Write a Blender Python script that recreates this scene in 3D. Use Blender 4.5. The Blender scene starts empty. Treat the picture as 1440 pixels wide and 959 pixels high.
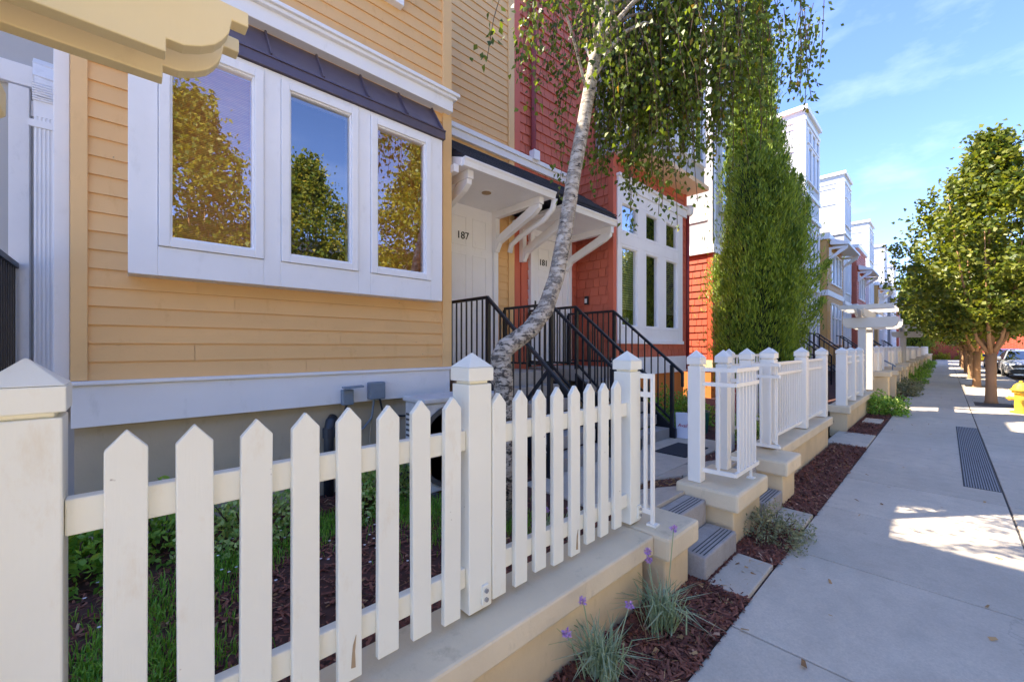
import bpy, math, random
import numpy as np
from mathutils import Vector, Matrix
random.seed(7); RNG = np.random.default_rng(11)
scene = bpy.context.scene
COL = scene.collection
R = math.radians

# ------------------------------------------------------------------ helpers
def lin(r, g, b):
    f = lambda c: (c/255/12.92) if c/255 <= 0.04045 else ((c/255+0.055)/1.055)**2.4
    return (f(r), f(g), f(b), 1)

class MB:
    """collects simple solids into one mesh"""
    def __init__(s): s.v = []; s.f = []
    def add(s, vs, fs):
        n = len(s.v); s.v += [tuple(p) for p in vs]; s.f += [tuple(i+n for i in f) for f in fs]
        return s
    def box(s, x0, x1, y0, y1, z0, z1):
        return s.add([(x0,y0,z0),(x1,y0,z0),(x1,y1,z0),(x0,y1,z0),(x0,y0,z1),(x1,y0,z1),(x1,y1,z1),(x0,y1,z1)],
                     [(0,3,2,1),(4,5,6,7),(0,1,5,4),(1,2,6,5),(2,3,7,6),(3,0,4,7)])
    def hexa(s, bottom, top):
        return s.add(list(bottom)+list(top), [(0,3,2,1),(4,5,6,7),(0,1,5,4),(1,2,6,5),(2,3,7,6),(3,0,4,7)])
    def quad(s, a, b, c, d): return s.add([a,b,c,d], [(0,1,2,3)])
    def beam(s, p, q, w, h):
        p = Vector(p); q = Vector(q); d = (q-p).normalized()
        up = Vector((0,0,1)) if abs(d.z) < .99 else Vector((0,1,0))
        a = d.cross(up).normalized()*w/2; b = a.cross(d).normalized()*h/2
        return s.hexa([p-a-b, p+a-b, q+a-b, q-a-b], [p-a+b, p+a+b, q+a+b, q-a+b])
    def tube(s, pts, rad, n=8, cap=True):
        pts = [Vector(p) for p in pts]
        if not hasattr(rad, '__len__'): rad = [rad]*len(pts)
        rings = []; a = None
        for i, p in enumerate(pts):
            d = (pts[min(i+1,len(pts)-1)]-pts[max(i-1,0)]).normalized()
            if a is None:
                r0 = Vector((0,1,0)) if abs(d.y) < .9 else Vector((1,0,0)); a = d.cross(r0).normalized()
            else: a = (a-d*a.dot(d)).normalized()
            b = d.cross(a)
            rings.append([p+(a*math.cos(t)+b*math.sin(t))*rad[i] for t in [2*math.pi*k/n for k in range(n)]])
        vs = [q for r in rings for q in r]; fs = []
        for i in range(len(pts)-1):
            for k in range(n):
                fs.append((i*n+k, i*n+(k+1)%n, (i+1)*n+(k+1)%n, (i+1)*n+k))
        if cap: fs += [tuple(range(n-1,-1,-1)), tuple((len(pts)-1)*n+k for k in range(n))]
        return s.add(vs, fs)
    def lathe(s, prof, c=(0,0,0), n=20, axis='z'):
        vs = []; fs = []
        for r, z in prof:
            for k in range(n):
                t = 2*math.pi*k/n
                p = (r*math.cos(t), r*math.sin(t), z)
                if axis == 'x': p = (z, p[0], p[1])
                if axis == 'y': p = (p[0], z, p[1])
                vs.append((c[0]+p[0], c[1]+p[1], c[2]+p[2]))
        m = len(prof)
        for i in range(m-1):
            for k in range(n): fs.append((i*n+k, i*n+(k+1)%n, (i+1)*n+(k+1)%n, (i+1)*n+k))
        fs += [tuple(range(n-1,-1,-1)), tuple((m-1)*n+k for k in range(n))]
        return s.add(vs, fs)
    def prism(s, poly, y0, y1, axis='y'):
        """extrude a 2-D outline: axis y -> (x,z), axis x -> (y,z), axis z -> (x,y)"""
        n = len(poly)
        def P(a, b, t): return {'y':(a,t,b), 'x':(t,a,b), 'z':(a,b,t)}[axis]
        vs = [P(a,b,y0) for a,b in poly]+[P(a,b,y1) for a,b in poly]
        fs = [tuple(range(n)), tuple(range(2*n-1,n-1,-1))]
        for i in range(n): fs.append((i, n+i, n+(i+1)%n, (i+1)%n))
        return s.add(vs, fs)

def finish(name, me, mat, parent, loc, bevel, smooth):
    o = bpy.data.objects.new(name, me); COL.objects.link(o)
    if mat is not None: me.materials.append(mat)
    if parent is not None: o.parent = parent
    else: o.location = loc
    if smooth:
        me.polygons.foreach_set('use_smooth', [True]*len(me.polygons))
    if bevel:
        b = o.modifiers.new('edge', 'BEVEL'); b.width = bevel; b.segments = 2; b.limit_method = 'ANGLE'; b.angle_limit = R(40)
    return o

ORIGIN = {}
def obj(name, m, mat, parent=None, bevel=0, smooth=False, loc=None):
    """one mesh object; world coordinates in m are stored relative to the thing's base"""
    if parent is not None: base = ORIGIN[parent.name]
    else:
        vs = m.v
        base = loc if loc is not None else (sum(p[0] for p in vs)/len(vs), sum(p[1] for p in vs)/len(vs), min(p[2] for p in vs))
    me = bpy.data.meshes.new(name)
    me.from_pydata([(p[0]-base[0], p[1]-base[1], p[2]-base[2]) for p in m.v], [], m.f)
    import bmesh
    bm = bmesh.new(); bm.from_mesh(me); bmesh.ops.recalc_face_normals(bm, faces=bm.faces); bm.to_mesh(me); bm.free()
    o = finish(name, me, mat, parent, base, bevel, smooth)
    ORIGIN[o.name] = base
    return o

def npobj(name, verts, nper, mat, parent=None, loc=(0,0,0), smooth=False):
    """fast mesh of many separate n-gons (leaves, blades, chips)"""
    base = ORIGIN[parent.name] if parent is not None else loc
    v = np.asarray(verts, dtype=np.float32).reshape(-1,3) - np.array(base, dtype=np.float32)
    nf = len(v)//nper
    me = bpy.data.meshes.new(name)
    me.vertices.add(len(v)); me.vertices.foreach_set('co', v.ravel())
    me.loops.add(len(v)); me.loops.foreach_set('vertex_index', np.arange(len(v), dtype=np.int32))
    me.polygons.add(nf); me.polygons.foreach_set('loop_start', np.arange(nf, dtype=np.int32)*nper)
    me.polygons.foreach_set('loop_total', np.full(nf, nper, dtype=np.int32))
    me.update(); me.validate()
    o = finish(name, me, mat, parent, base, 0, smooth); ORIGIN[o.name] = base
    return o

def thing(name, label, cat, loc=(0,0,0), group=None):
    o = bpy.data.objects.new(name, None); COL.objects.link(o); o.location = loc
    o.empty_display_size = .1
    ORIGIN[o.name] = tuple(loc); return tag(o, label, cat, group)
def tag(o, label, cat, group=None):
    o['label'] = label; o['category'] = cat
    if group: o['group'] = group
    return o
def kind(o, k='structure'):
    o['kind'] = k; return o
def dup(root, loc, rz=0, label=None, scale=None):
    r = root.copy(); COL.objects.link(r); r.location = loc; r.rotation_euler = (0,0,rz)
    if scale: r.scale = scale
    if label: r['label'] = label
    for ch in list(root.children):
        c = ch.copy(); COL.objects.link(c); c.parent = r
        for g in list(ch.children):
            d = g.copy(); COL.objects.link(d); d.parent = c
    return r
def text_part(name, body, size, mat, parent, loc, rot, depth=.003, shear=0):
    cu = bpy.data.curves.new(name, 'FONT'); cu.body = body; cu.size = size; cu.extrude = depth; cu.shear = shear
    cu.align_x = 'CENTER'
    t = bpy.data.objects.new('t', cu); COL.objects.link(t)
    bpy.context.view_layer.update()
    me = bpy.data.meshes.new_from_object(t.evaluated_get(bpy.context.evaluated_depsgraph_get()))
    bpy.data.objects.remove(t)
    base = ORIGIN[parent.name]
    me.transform(Matrix.Translation(Vector(loc)-Vector(base)) @ rot)
    me.materials.clear(); me.materials.append(mat)
    o = bpy.data.objects.new(name, me); COL.objects.link(o); o.parent = parent; ORIGIN[o.name] = base
    return o

# ------------------------------------------------------------------ materials
def newmat(name):
    m = bpy.data.materials.new(name); m.use_nodes = True
    nt = m.node_tree; b = nt.nodes['Principled BSDF']
    return m, nt, b
def node(nt, t, **kw):
    n = nt.nodes.new(t)
    for k, v in kw.items():
        if k in n.inputs.keys(): n.inputs[k].default_value = v
        else: setattr(n, k, v)
    return n
def mixc(nt, fac, a, b, blend='MIX'):
    n = nt.nodes.new('ShaderNodeMix'); n.data_type = 'RGBA'; n.blend_type = blend
    for i, v in ((0, fac), (6, a), (7, b)):
        if hasattr(v, 'default_value'): nt.links.new(v, n.inputs[i])
        else: n.inputs[i].default_value = v
    return n.outputs[2]
def coords(nt, scale=(1,1,1)):
    tc = nt.nodes.new('ShaderNodeTexCoord'); mp = nt.nodes.new('ShaderNodeMapping')
    mp.inputs['Scale'].default_value = scale; nt.links.new(tc.outputs['Object'], mp.inputs['Vector'])
    return mp.outputs['Vector']
def noise(nt, vec, scale, detail=4, rough=.55):
    n = node(nt, 'ShaderNodeTexNoise', Scale=scale, Detail=detail, Roughness=rough)
    nt.links.new(vec, n.inputs['Vector']); return n.outputs['Fac']
def ramp(nt, fac, p0, p1, c0=(0,0,0,1), c1=(1,1,1,1)):
    r = nt.nodes.new('ShaderNodeValToRGB'); e = r.color_ramp.elements
    e[0].position = p0; e[1].position = p1; e[0].color = c0; e[1].color = c1
    nt.links.new(fac, r.inputs['Fac']); return r.outputs['Color']
def mul(c, k): return (c[0]*k, c[1]*k, c[2]*k, 1)
def bump(nt, b, h, strength=.3, dist=.01):
    n = node(nt, 'ShaderNodeBump', Strength=strength, Distance=dist)
    nt.links.new(h, n.inputs['Height']); nt.links.new(n.outputs['Normal'], b.inputs['Normal'])

def paint(name, col, rough=.55, dirt=.10, dcol=None, island=0, grain=0, spots=0, bstr=.12):
    """painted surface: patchy tone, faint dirt, optional per-board variation"""
    m, nt, b = newmat(name); v = coords(nt)
    n1 = noise(nt, v, 2.2, 5); n2 = noise(nt, v, 38, 3)
    c = mixc(nt, ramp(nt, n1, .35, .7), col, mul(col, 1-dirt))
    if dcol:
        c = mixc(nt, ramp(nt, noise(nt, coords(nt,(3,3,1.2)), 3.5, 7, .7), .58, .82, (0,0,0,1), (.55,.55,.55,1)), c, dcol)
    if spots:
        c = mixc(nt, ramp(nt, noise(nt, v, 26, 2, .5), .765, .80), c, lin(140,118,92))
    if island:
        g = nt.nodes.new('ShaderNodeNewGeometry')
        c = mixc(nt, 1.0, c, ramp(nt, g.outputs['Random Per Island'], 0, 1, (1-island,)*3+(1,), (1,1,1,1)), 'MULTIPLY')
    nt.links.new(c, b.inputs['Base Color']); b.inputs['Roughness'].default_value = rough
    if grain:
        n2 = noise(nt, coords(nt, (4,4,60) if grain == 1 else (60,60,4)), 3, 4)
    bump(nt, b, n2, bstr, .004)
    return m
def concrete(name, col, rough=.85, stain=None, sc=1.0, island=0, cracks=False):
    m, nt, b = newmat(name); v = coords(nt)
    big = noise(nt, v, .9*sc, 6, .6); mid = noise(nt, v, 7*sc, 6, .65); fine = noise(nt, v, 95*sc, 3, .7)
    c = mixc(nt, ramp(nt, big, .32, .7), col, mul(col, .76))
    c = mixc(nt, ramp(nt, mid, .45, .75, (0,0,0,1), (.8,.8,.8,1)), c, mul(col, .70))
    c = mixc(nt, ramp(nt, fine, .3, .75, (0,0,0,1), (.6,.6,.6,1)), c, mul(col, .58))
    if stain: c = mixc(nt, ramp(nt, noise(nt, coords(nt,(2,2,.8)), 4, 6, .7), .55, .8, (0,0,0,1), (.6,.6,.6,1)), c, stain)
    if island:
        g = nt.nodes.new('ShaderNodeNewGeometry')
        c = mixc(nt, 1.0, c, ramp(nt, g.outputs['Random Per Island'], 0, 1, (1-island,)*3+(1,), (1,1,1,1)), 'MULTIPLY')
    if cracks:   # hairline cracks, gum spots, drips
        vo = node(nt, 'ShaderNodeTexVoronoi', Scale=.55); vo.feature = 'DISTANCE_TO_EDGE'
        wv = nt.nodes.new('ShaderNodeVectorMath'); wv.operation = 'MULTIPLY_ADD'
        nz = node(nt, 'ShaderNodeTexNoise', Scale=3, Detail=5); nt.links.new(v, nz.inputs['Vector'])
        nt.links.new(nz.outputs['Color'], wv.inputs[0]); wv.inputs[1].default_value = (.7,.7,.7); nt.links.new(v, wv.inputs[2]); nt.links.new(wv.outputs[0], vo.inputs['Vector'])
        ck = ramp(nt, vo.outputs['Distance'], .001, .0045, (.35,.35,.35,1), (0,0,0,1))
        gate = ramp(nt, noise(nt, v, .5, 2), .60, .66); gm = mixc(nt, 1.0, ck, gate, 'MULTIPLY'); c = mixc(nt, gm, c, mul(col,.3))
        sp = node(nt, 'ShaderNodeTexVoronoi', Scale=4.5); nt.links.new(v, sp.inputs['Vector'])
        c = mixc(nt, ramp(nt, sp.outputs['Distance'], .045, .075, (.45,.45,.45,1), (0,0,0,1)), c, mul(col,.45))
    nt.links.new(c, b.inputs['Base Color']); b.inputs['Roughness'].default_value = rough
    bump(nt, b, fine, .25, .003); return m
def plain(name, col, rough=.5, metal=0, spec=None):
    m, nt, b = newmat(name); v = coords(nt)
    c = mixc(nt, ramp(nt, noise(nt, v, 9, 4), .35, .7), col, mul(col, .85))
    nt.links.new(c, b.inputs['Base Color']); b.inputs['Roughness'].default_value = rough; b.inputs['Metallic'].default_value = metal
    return m
def leafmat(name, c0, c1, c2=None, trans=.35, rough=.45):
    m, nt, b = newmat(name)
    g = nt.nodes.new('ShaderNodeNewGeometry'); r = nt.nodes.new('ShaderNodeValToRGB')
    e = r.color_ramp.elements; e[0].color = c0; e[1].color = c1
    if c2: x = r.color_ramp.elements.new(.965); x.color = c1; e[-1].color = c2
    nt.links.new(g.outputs['Random Per Island'], r.inputs['Fac'])
    nt.links.new(r.outputs['Color'], b.inputs['Base Color']); b.inputs['Roughness'].default_value = rough
    b.inputs['Specular IOR Level'].default_value = .35
    t = nt.nodes.new('ShaderNodeBsdfTranslucent')
    tc = mixc(nt, 1.0, r.outputs['Color'], (1.5,1.5,.6,1), 'MULTIPLY'); nt.links.new(tc, t.inputs['Color'])
    mx = nt.nodes.new('ShaderNodeMixShader'); mx.inputs[0].default_value = trans
    nt.links.new(b.outputs[0], mx.inputs[1]); nt.links.new(t.outputs[0], mx.inputs[2])
    nt.links.new(mx.outputs[0], nt.nodes['Material Output'].inputs['Surface'])
    return m
def glassmat(name, refl=.5, tint=(.75,.8,.85,1)):
    m, nt, b = newmat(name); nt.nodes.remove(b)
    tr = node(nt, 'ShaderNodeBsdfTransparent', Color=tint); gl = node(nt, 'ShaderNodeBsdfGlossy', Color=(.95,.96,1,1), Roughness=.004)
    fr = node(nt, 'ShaderNodeLayerWeight', Blend=.35)
    mr = node(nt, 'ShaderNodeMapRange'); nt.links.new(fr.outputs['Fresnel'], mr.inputs[0])
    mr.inputs[3].default_value = refl; mr.inputs[4].default_value = 1
    nz = node(nt, 'ShaderNodeBump', Strength=.05, Distance=.02)
    nt.links.new(noise(nt, coords(nt), 2.3, 1), nz.inputs['Height']); nt.links.new(nz.outputs[0], gl.inputs['Normal'])
    mx = nt.nodes.new('ShaderNodeMixShader')
    nt.links.new(mr.outputs[0], mx.inputs[0]); nt.links.new(tr.outputs[0], mx.inputs[1]); nt.links.new(gl.outputs[0], mx.inputs[2])
    nt.links.new(mx.outputs[0], nt.nodes['Material Output'].inputs['Surface']); return m

M = {}
M['fence'] = paint('cream_white_fence_paint', lin(238,234,216), .5, .06, lin(216,194,156), grain=2, spots=.5)
M['fence_metal'] = paint('white_metal_fence_paint', lin(242,236,222), .4, .05, lin(215,205,185))
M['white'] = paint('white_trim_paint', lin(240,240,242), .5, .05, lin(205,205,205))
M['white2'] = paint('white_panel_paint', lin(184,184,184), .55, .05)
M['yellow'] = paint('yellow_lap_siding', lin(234,188,128), .6, .06, lin(204,150,84), island=.06, grain=1, spots=.3)
M['yellow_trim'] = paint('yellow_trim_paint', lin(234,192,134), .6, .06, lin(205,165,110))
M['red'] = paint('red_shingles', lin(208,110,84), .65, .10, island=.16, grain=2, bstr=.3)
M['red_trim'] = paint('red_trim_paint', lin(206,104,78), .6, .06)
M['orange'] = paint('orange_red_shingles', lin(196,84,48), .65, .10, island=.14, grain=2, bstr=.3)
M['tan'] = paint('tan_lap_siding', lin(212,166,98), .6, .06, island=.06, grain=1)
M['greytrim'] = paint('grey_siding', lin(150,150,150), .6, .06, island=.06)
M['stucco'] = paint('cream_stucco', lin(228,202,158), .85, .16, lin(158,128,88), spots=.5, bstr=.7)
M['cap'] = paint('cream_stucco_cap', lin(228,208,172), .85, .16, lin(150,134,108), bstr=.6)
M['found'] = paint('grey_beige_foundation', lin(186,172,148), .85, .16, lin(136,118,92), bstr=.5)
M['orange_found'] = paint('orange_foundation', lin(214,128,58), .85, .1, bstr=.4)
M['concrete'] = concrete('sidewalk_concrete', lin(222,206,182), island=.10, cracks=True)
M['concrete_d'] = concrete('step_concrete', lin(182,174,164), stain=lin(120,110,98))
M['joint'] = concrete('dark_joint', lin(92,84,76))
M['asphalt'] = concrete('asphalt', lin(140,134,126), .9)
M['soil'] = concrete('dark_bark_soil', lin(92,58,46), .95, sc=3)
M['earth'] = concrete('ground_earth', lin(160,146,116), .95)
M['black'] = plain('black_iron_paint', lin(28,30,36), .35)
M['bronze'] = plain('purple_grey_metal_roof', lin(104,94,108), .36, .35)
M['roof'] = paint('dark_slate_shingles', lin(58,60,70), .85, .15, island=.35)
M['roof_blue'] = paint('blue_grey_shingles', lin(50,62,92), .85, .15, island=.3)
M['glass'] = glassmat('window_glass', .26, (.92,.94,.95,1))
M['glass_b'] = glassmat('bay_window_glass', .48, (.9,.94,.93,1))
def farglass():
    m, nt, b = newmat('backed_window_glass'); b.inputs['Base Color'].default_value = (.02,.03,.045,1); b.inputs['Roughness'].default_value = .03
    gl = node(nt, 'ShaderNodeBsdfGlossy', Color=(.8,.88,1,1), Roughness=.02); mx = nt.nodes.new('ShaderNodeMixShader'); mx.inputs[0].default_value = .42
    nt.links.new(b.outputs[0], mx.inputs[1]); nt.links.new(gl.outputs[0], mx.inputs[2]); nt.links.new(mx.outputs[0], nt.nodes['Material Output'].inputs['Surface']); return m
M['glass_dark'] = farglass()
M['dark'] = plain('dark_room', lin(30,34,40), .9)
M['arbor'] = paint('cream_arbor_paint', lin(244,222,170), .6, .06, lin(214,186,130), grain=2)
M['arbor_w'] = paint('white_arbor_paint', lin(214,208,196), .6, .06, lin(205,190,160))
M['greybox'] = plain('grey_plastic', lin(122,136,150), .5)
M['darkpipe'] = plain('dark_pipe', lin(52,56,64), .45)
M['ac'] = plain('light_grey_enamel', lin(205,206,204), .45)
M['acgrill'] = plain('dark_grille', lin(78,80,80), .5)
M['mat'] = concrete('dark_rubber_mat', lin(60,60,64), .95, sc=2)
M['paper'] = paint('white_paper', lin(240,240,245), .7, .03)
M['redink'] = plain('red_ink', lin(196,40,50), .6)
M['greenpot'] = plain('green_plastic_pot', lin(24,92,84), .45)
M['hyd'] = paint('yellow_hydrant_paint', lin(226,180,56), .45, .12, lin(190,120,30))
M['brass'] = plain('brass', lin(180,150,90), .35, .8)
M['redpipe'] = plain('dark_red_downspout', lin(140,52,48), .45)
M['carsilver'] = plain('silver_car_paint', lin(190,192,196), .25, .5)
M['carblue'] = plain('blue_car_paint', lin(30,70,140), .25, .3)
M['carred'] = plain('dark_red_car_paint', lin(110,24,26), .25, .3)
M['tyre'] = plain('tyre_rubber', lin(28,28,28), .8)
M['chrome'] = plain('alloy_metal', lin(190,190,192), .25, .9)
M['cartrim'] = plain('black_car_trim', lin(26,26,28), .4)
M['lamp_glass'] = plain('headlight_glass', lin(225,228,232), .12)
M['carglass'] = glassmat('car_glass', .35, (.15,.17,.18,1))
M['plate'] = plain('white_plate', lin(230,230,230), .5)
M['amber'] = plain('recessed_lamp_trim', lin(170,140,100), .5)
M['groove'] = plain('groove_shadow_grime', lin(70,68,66), .9)
M['hole'] = plain('black_gap', lin(12,12,13), .9)

def brickmat():
    m, nt, b = newmat('red_brick'); br = node(nt, 'ShaderNodeTexBrick', Scale=1, Color1=lin(196,84,52), Color2=lin(168,66,42), Mortar=lin(180,120,92))
    br.inputs['Mortar Size'].default_value = .012; br.inputs['Brick Width'].default_value = .42; br.inputs['Row Height'].default_value = .15
    v = coords(nt); s = nt.nodes.new('ShaderNodeSeparateXYZ'); cb = nt.nodes.new('ShaderNodeCombineXYZ')
    nt.links.new(v, s.inputs[0]); nt.links.new(s.outputs['Y'], cb.inputs['X']); nt.links.new(s.outputs['Z'], cb.inputs['Y'])
    nt.links.new(cb.outputs[0], br.inputs['Vector']); nt.links.new(br.outputs['Color'], b.inputs['Base Color']); b.inputs['Roughness'].default_value = .85
    return m
M['brick'] = brickmat()
def blindmat():
    m, nt, b = newmat('woven_bamboo_blind')
    w = node(nt, 'ShaderNodeTexWave', Scale=24, Distortion=1.2, Detail=2); w.bands_direction = 'Z'; nt.links.new(coords(nt), w.inputs['Vector'])
    c = mixc(nt, w.outputs['Fac'], lin(140,86,34), lin(226,160,78))
    c = mixc(nt, ramp(nt, noise(nt, coords(nt,(3,3,40)), 4, 3), .3, .7), c, lin(170,108,46))
    nt.links.new(c, b.inputs['Base Color']); b.inputs['Roughness'].default_value = .8; return m
M['bamboo'] = blindmat()
M['slats'] = paint('pale_blind_slats', lin(190,200,190), .6, .05)
def birchmat():
    m, nt, b = newmat('birch_bark')
    white = lin(196,184,166); v1 = coords(nt, (5,5,9)); v2 = coords(nt, (7,7,38))
    blot = ramp(nt, noise(nt, v1, 2.2, 8, .75), .50, .545); lent = ramp(nt, noise(nt, v2, 1.9, 3, .6), .60, .64)
    tc = nt.nodes.new('ShaderNodeTexCoord'); s = nt.nodes.new('ShaderNodeSeparateXYZ'); nt.links.new(tc.outputs['Object'], s.inputs[0])
    mr = node(nt, 'ShaderNodeMapRange'); nt.links.new(s.outputs['Z'], mr.inputs[0])
    mr.inputs[1].default_value = .7; mr.inputs[2].default_value = 2.6; mr.inputs[3].default_value = 1; mr.inputs[4].default_value = .40
    old = node(nt, 'ShaderNodeMath', operation='MULTIPLY'); nt.links.new(blot, old.inputs[0]); nt.links.new(mr.outputs[0], old.inputs[1])
    c = mixc(nt, ramp(nt, noise(nt, v1, 3, 4), .4, .7), white, lin(158,142,122))
    c = mixc(nt, old.outputs[0], c, lin(52,45,40)); c = mixc(nt, lent, c, lin(50,43,38))
    nt.links.new(c, b.inputs['Base Color']); b.inputs['Roughness'].default_value = .8
    bump(nt, b, blot, .7, .008); return m
M['birch'] = birchmat()
M['bark'] = paint('tan_tree_bark', lin(172,130,92), .85, .2, lin(120,84,58), grain=2, bstr=.5)
M['twig'] = plain('brown_twig', lin(92,70,50), .8)
M['birchleaf'] = leafmat('birch_leaves', lin(60,80,30), lin(126,140,50), lin(170,128,50), .42)
M['mapleleaf'] = leafmat('maple_leaves', lin(60,82,32), lin(136,138,50), lin(160,146,56), .38)
M['farleaf'] = leafmat('street_tree_leaves', lin(78,104,30), lin(160,150,44), lin(190,160,50), .3)
M['cypress'] = leafmat('cypress_foliage', lin(66,98,36), lin(160,176,62), None, .32)
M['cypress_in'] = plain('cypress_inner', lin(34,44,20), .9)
M['shrub'] = leafmat('shrub_leaves', lin(92,138,50), lin(160,190,84), None, .35)
M['varieg'] = leafmat('variegated_leaves', lin(104,150,60), lin(208,216,140), None, .3)
M['grass'] = leafmat('green_grass', lin(84,136,46), lin(146,186,72), None, .35)
M['garlic'] = leafmat('grey_green_blades', lin(120,140,104), lin(176,186,150), None, .2)
M['purple'] = leafmat('purple_petals', lin(168,126,204), lin(208,172,228), None, .3)
M['greyshrub'] = leafmat('grey_shrub_leaves', lin(112,116,84), lin(160,158,120), None, .2)
M['hedge'] = leafmat('hedge_leaves', lin(120,130,30), lin(190,180,50), None, .3)
M['petal'] = leafmat('white_petals', lin(230,225,225), lin(255,250,250), None, .2)
M['redpetal'] = leafmat('red_petals', lin(190,30,30), lin(230,150,140), lin(250,240,235), .2)
M['chips'] = leafmat('bark_chips', lin(84,44,36), lin(146,92,72), lin(196,160,128), 0.0, .8)
M['litter'] = leafmat('dry_leaf_litter', lin(120,80,46), lin(200,160,110), None, .1, .8)

# ------------------------------------------------------------------ wall claddings (pattern stays in one mesh)
def lap(m, p, u, n, length, z0, z1, e=.127):
    """lap boards on a wall: p start point, u direction along the wall, n outward normal (unit, horizontal)"""
    p = Vector(p); u = Vector(u); n = Vector(n); z = z0
    while z < z1-.01:
        t = min(z+e, z1); a = p+n*.018; b = p+n*.004; L = u*length; Z0 = Vector((0,0,z)); Z1 = Vector((0,0,t)); q = Vector((0,0,0))
        bot = Vector((p.x,p.y,0))
        cuts = [0.0]; c0 = random.uniform(.4,3.4)
        while c0 < length-.3: cuts.append(c0); c0 += random.uniform(1.2,3.6)
        cuts.append(length)
        for i in range(len(cuts)-1):
            s0 = u*(cuts[i]+(.0015 if i else 0)); s1 = u*(cuts[i+1]-.0015); k = n*random.uniform(-.0012,.0012); dz = Vector((0,0,random.uniform(-.0012,.0012)))
            A = Vector((a.x,a.y,z))+k+dz+s0; B = Vector((a.x,a.y,z))+k+dz+s1; Cc = Vector((b.x,b.y,t))+s1; D = Vector((b.x,b.y,t))+s0; E = Vector((p.x,p.y,z))+dz+s0; F = Vector((p.x,p.y,z))+dz+s1
            m.add([A,B,Cc,D,E,F], [(0,1,2,3),(4,5,1,0)])
        z = t
    return m
def shingle(m, p, u, n, length, z0, z1, e=.165, wmin=.13, wmax=.26):
    p = Vector(p); u = Vector(u); n = Vector(n); z = z0
    while z < z1-.02:
        t = min(z+e, z1); s = -random.uniform(0,.12)
        while s < length:
            w = random.uniform(wmin, wmax); s0 = max(s,0)+.0055; s1 = min(s+w, length)-.0055
            if s1-s0 > .02:
                k = .024+random.uniform(0,.006); dz = random.uniform(-.005,.005)
                A = p+u*s0+n*k; B = p+u*s1+n*k; Cc = p+u*s1+n*.004; D = p+u*s0+n*.004
                a = (A.x,A.y,z+dz); b = (B.x,B.y,z+dz); c = (Cc.x,Cc.y,t); d = (D.x,D.y,t)
                e0 = p+u*s0; f0 = p+u*s1
                m.add([a,b,c,d,(e0.x,e0.y,z+dz),(f0.x,f0.y,z+dz)], [(0,1,2,3),(4,5,1,0),(0,3,4),(1,5,2)])
            s += w
        z = t
    return m
UX, UY = (1,0,0), (0,1,0)
NF, NL = (0,-1,0), (-1,0,0)
def front(fn, x0, x1, y, z0, z1, **k): return lambda m: fn(m, (x0,y,0), UX, NF, x1-x0, z0, z1, **k)
def left(fn, x, y0, y1, z0, z1, **k): return lambda m: fn(m, (x,y0,0), UY, NL, y1-y0, z0, z1, **k)
def clad(*fs):
    m = MB()
    for f in fs: f(m)
    return m
def boxes(*bs):
    m = MB()
    for b in bs: m.box(*b)
    return m

def window(parent, x0, x1, z0, z1, y, frame=.05, blind=None, glass='glass', deep=.06, bars=(), fmat='white', name='window'):
    """a framed light in a wall facing the street: frame (part) > pane, blind (sub-parts)"""
    m = MB(); f = frame
    for a in ((x0,x0+f,z0,z1),(x1-f,x1,z0,z1),(x0+f,x1-f,z0,z0+f),(x0+f,x1-f,z1-f,z1)): m.box(a[0],a[1],y-.03,y+deep,a[2],a[3])
    g = .014   # inner sash step
    for a in ((x0+f,x0+f+g,z0+f,z1-f),(x1-f-g,x1-f,z0+f,z1-f),(x0+f+g,x1-f-g,z0+f,z0+f+g),(x0+f+g,x1-f-g,z1-f-g,z1-f)): m.box(a[0],a[1],y-.012,y+deep,a[2],a[3])
    for bz in bars: m.box(x0+f,x1-f,y-.022,y+deep-.01,bz-f*.45,bz+f*.45)
    w = obj(name, m, M[fmat], parent, bevel=.004)
    yg = y+.018
    obj('pane', MB().quad((x0+f,yg,z0+f),(x1-f,yg,z0+f),(x1-f,yg,z1-f),(x0+f,yg,z1-f)), M[glass], w)
    if blind == 'bamboo':
        obj('blind', MB().box(x0+f,x1-f,yg+.05,yg+.058,z0+f,z1-f), M['bamboo'], w)
    elif blind == 'slats':
        b = MB(); z = z0+f+.2*(z1-z0)
        while z < z1-f: b.box(x0+f,x1-f,yg+.05,yg+.06,z,z+.028); z += .045
        obj('blind', b, M['slats'], w)
    return w

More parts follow.
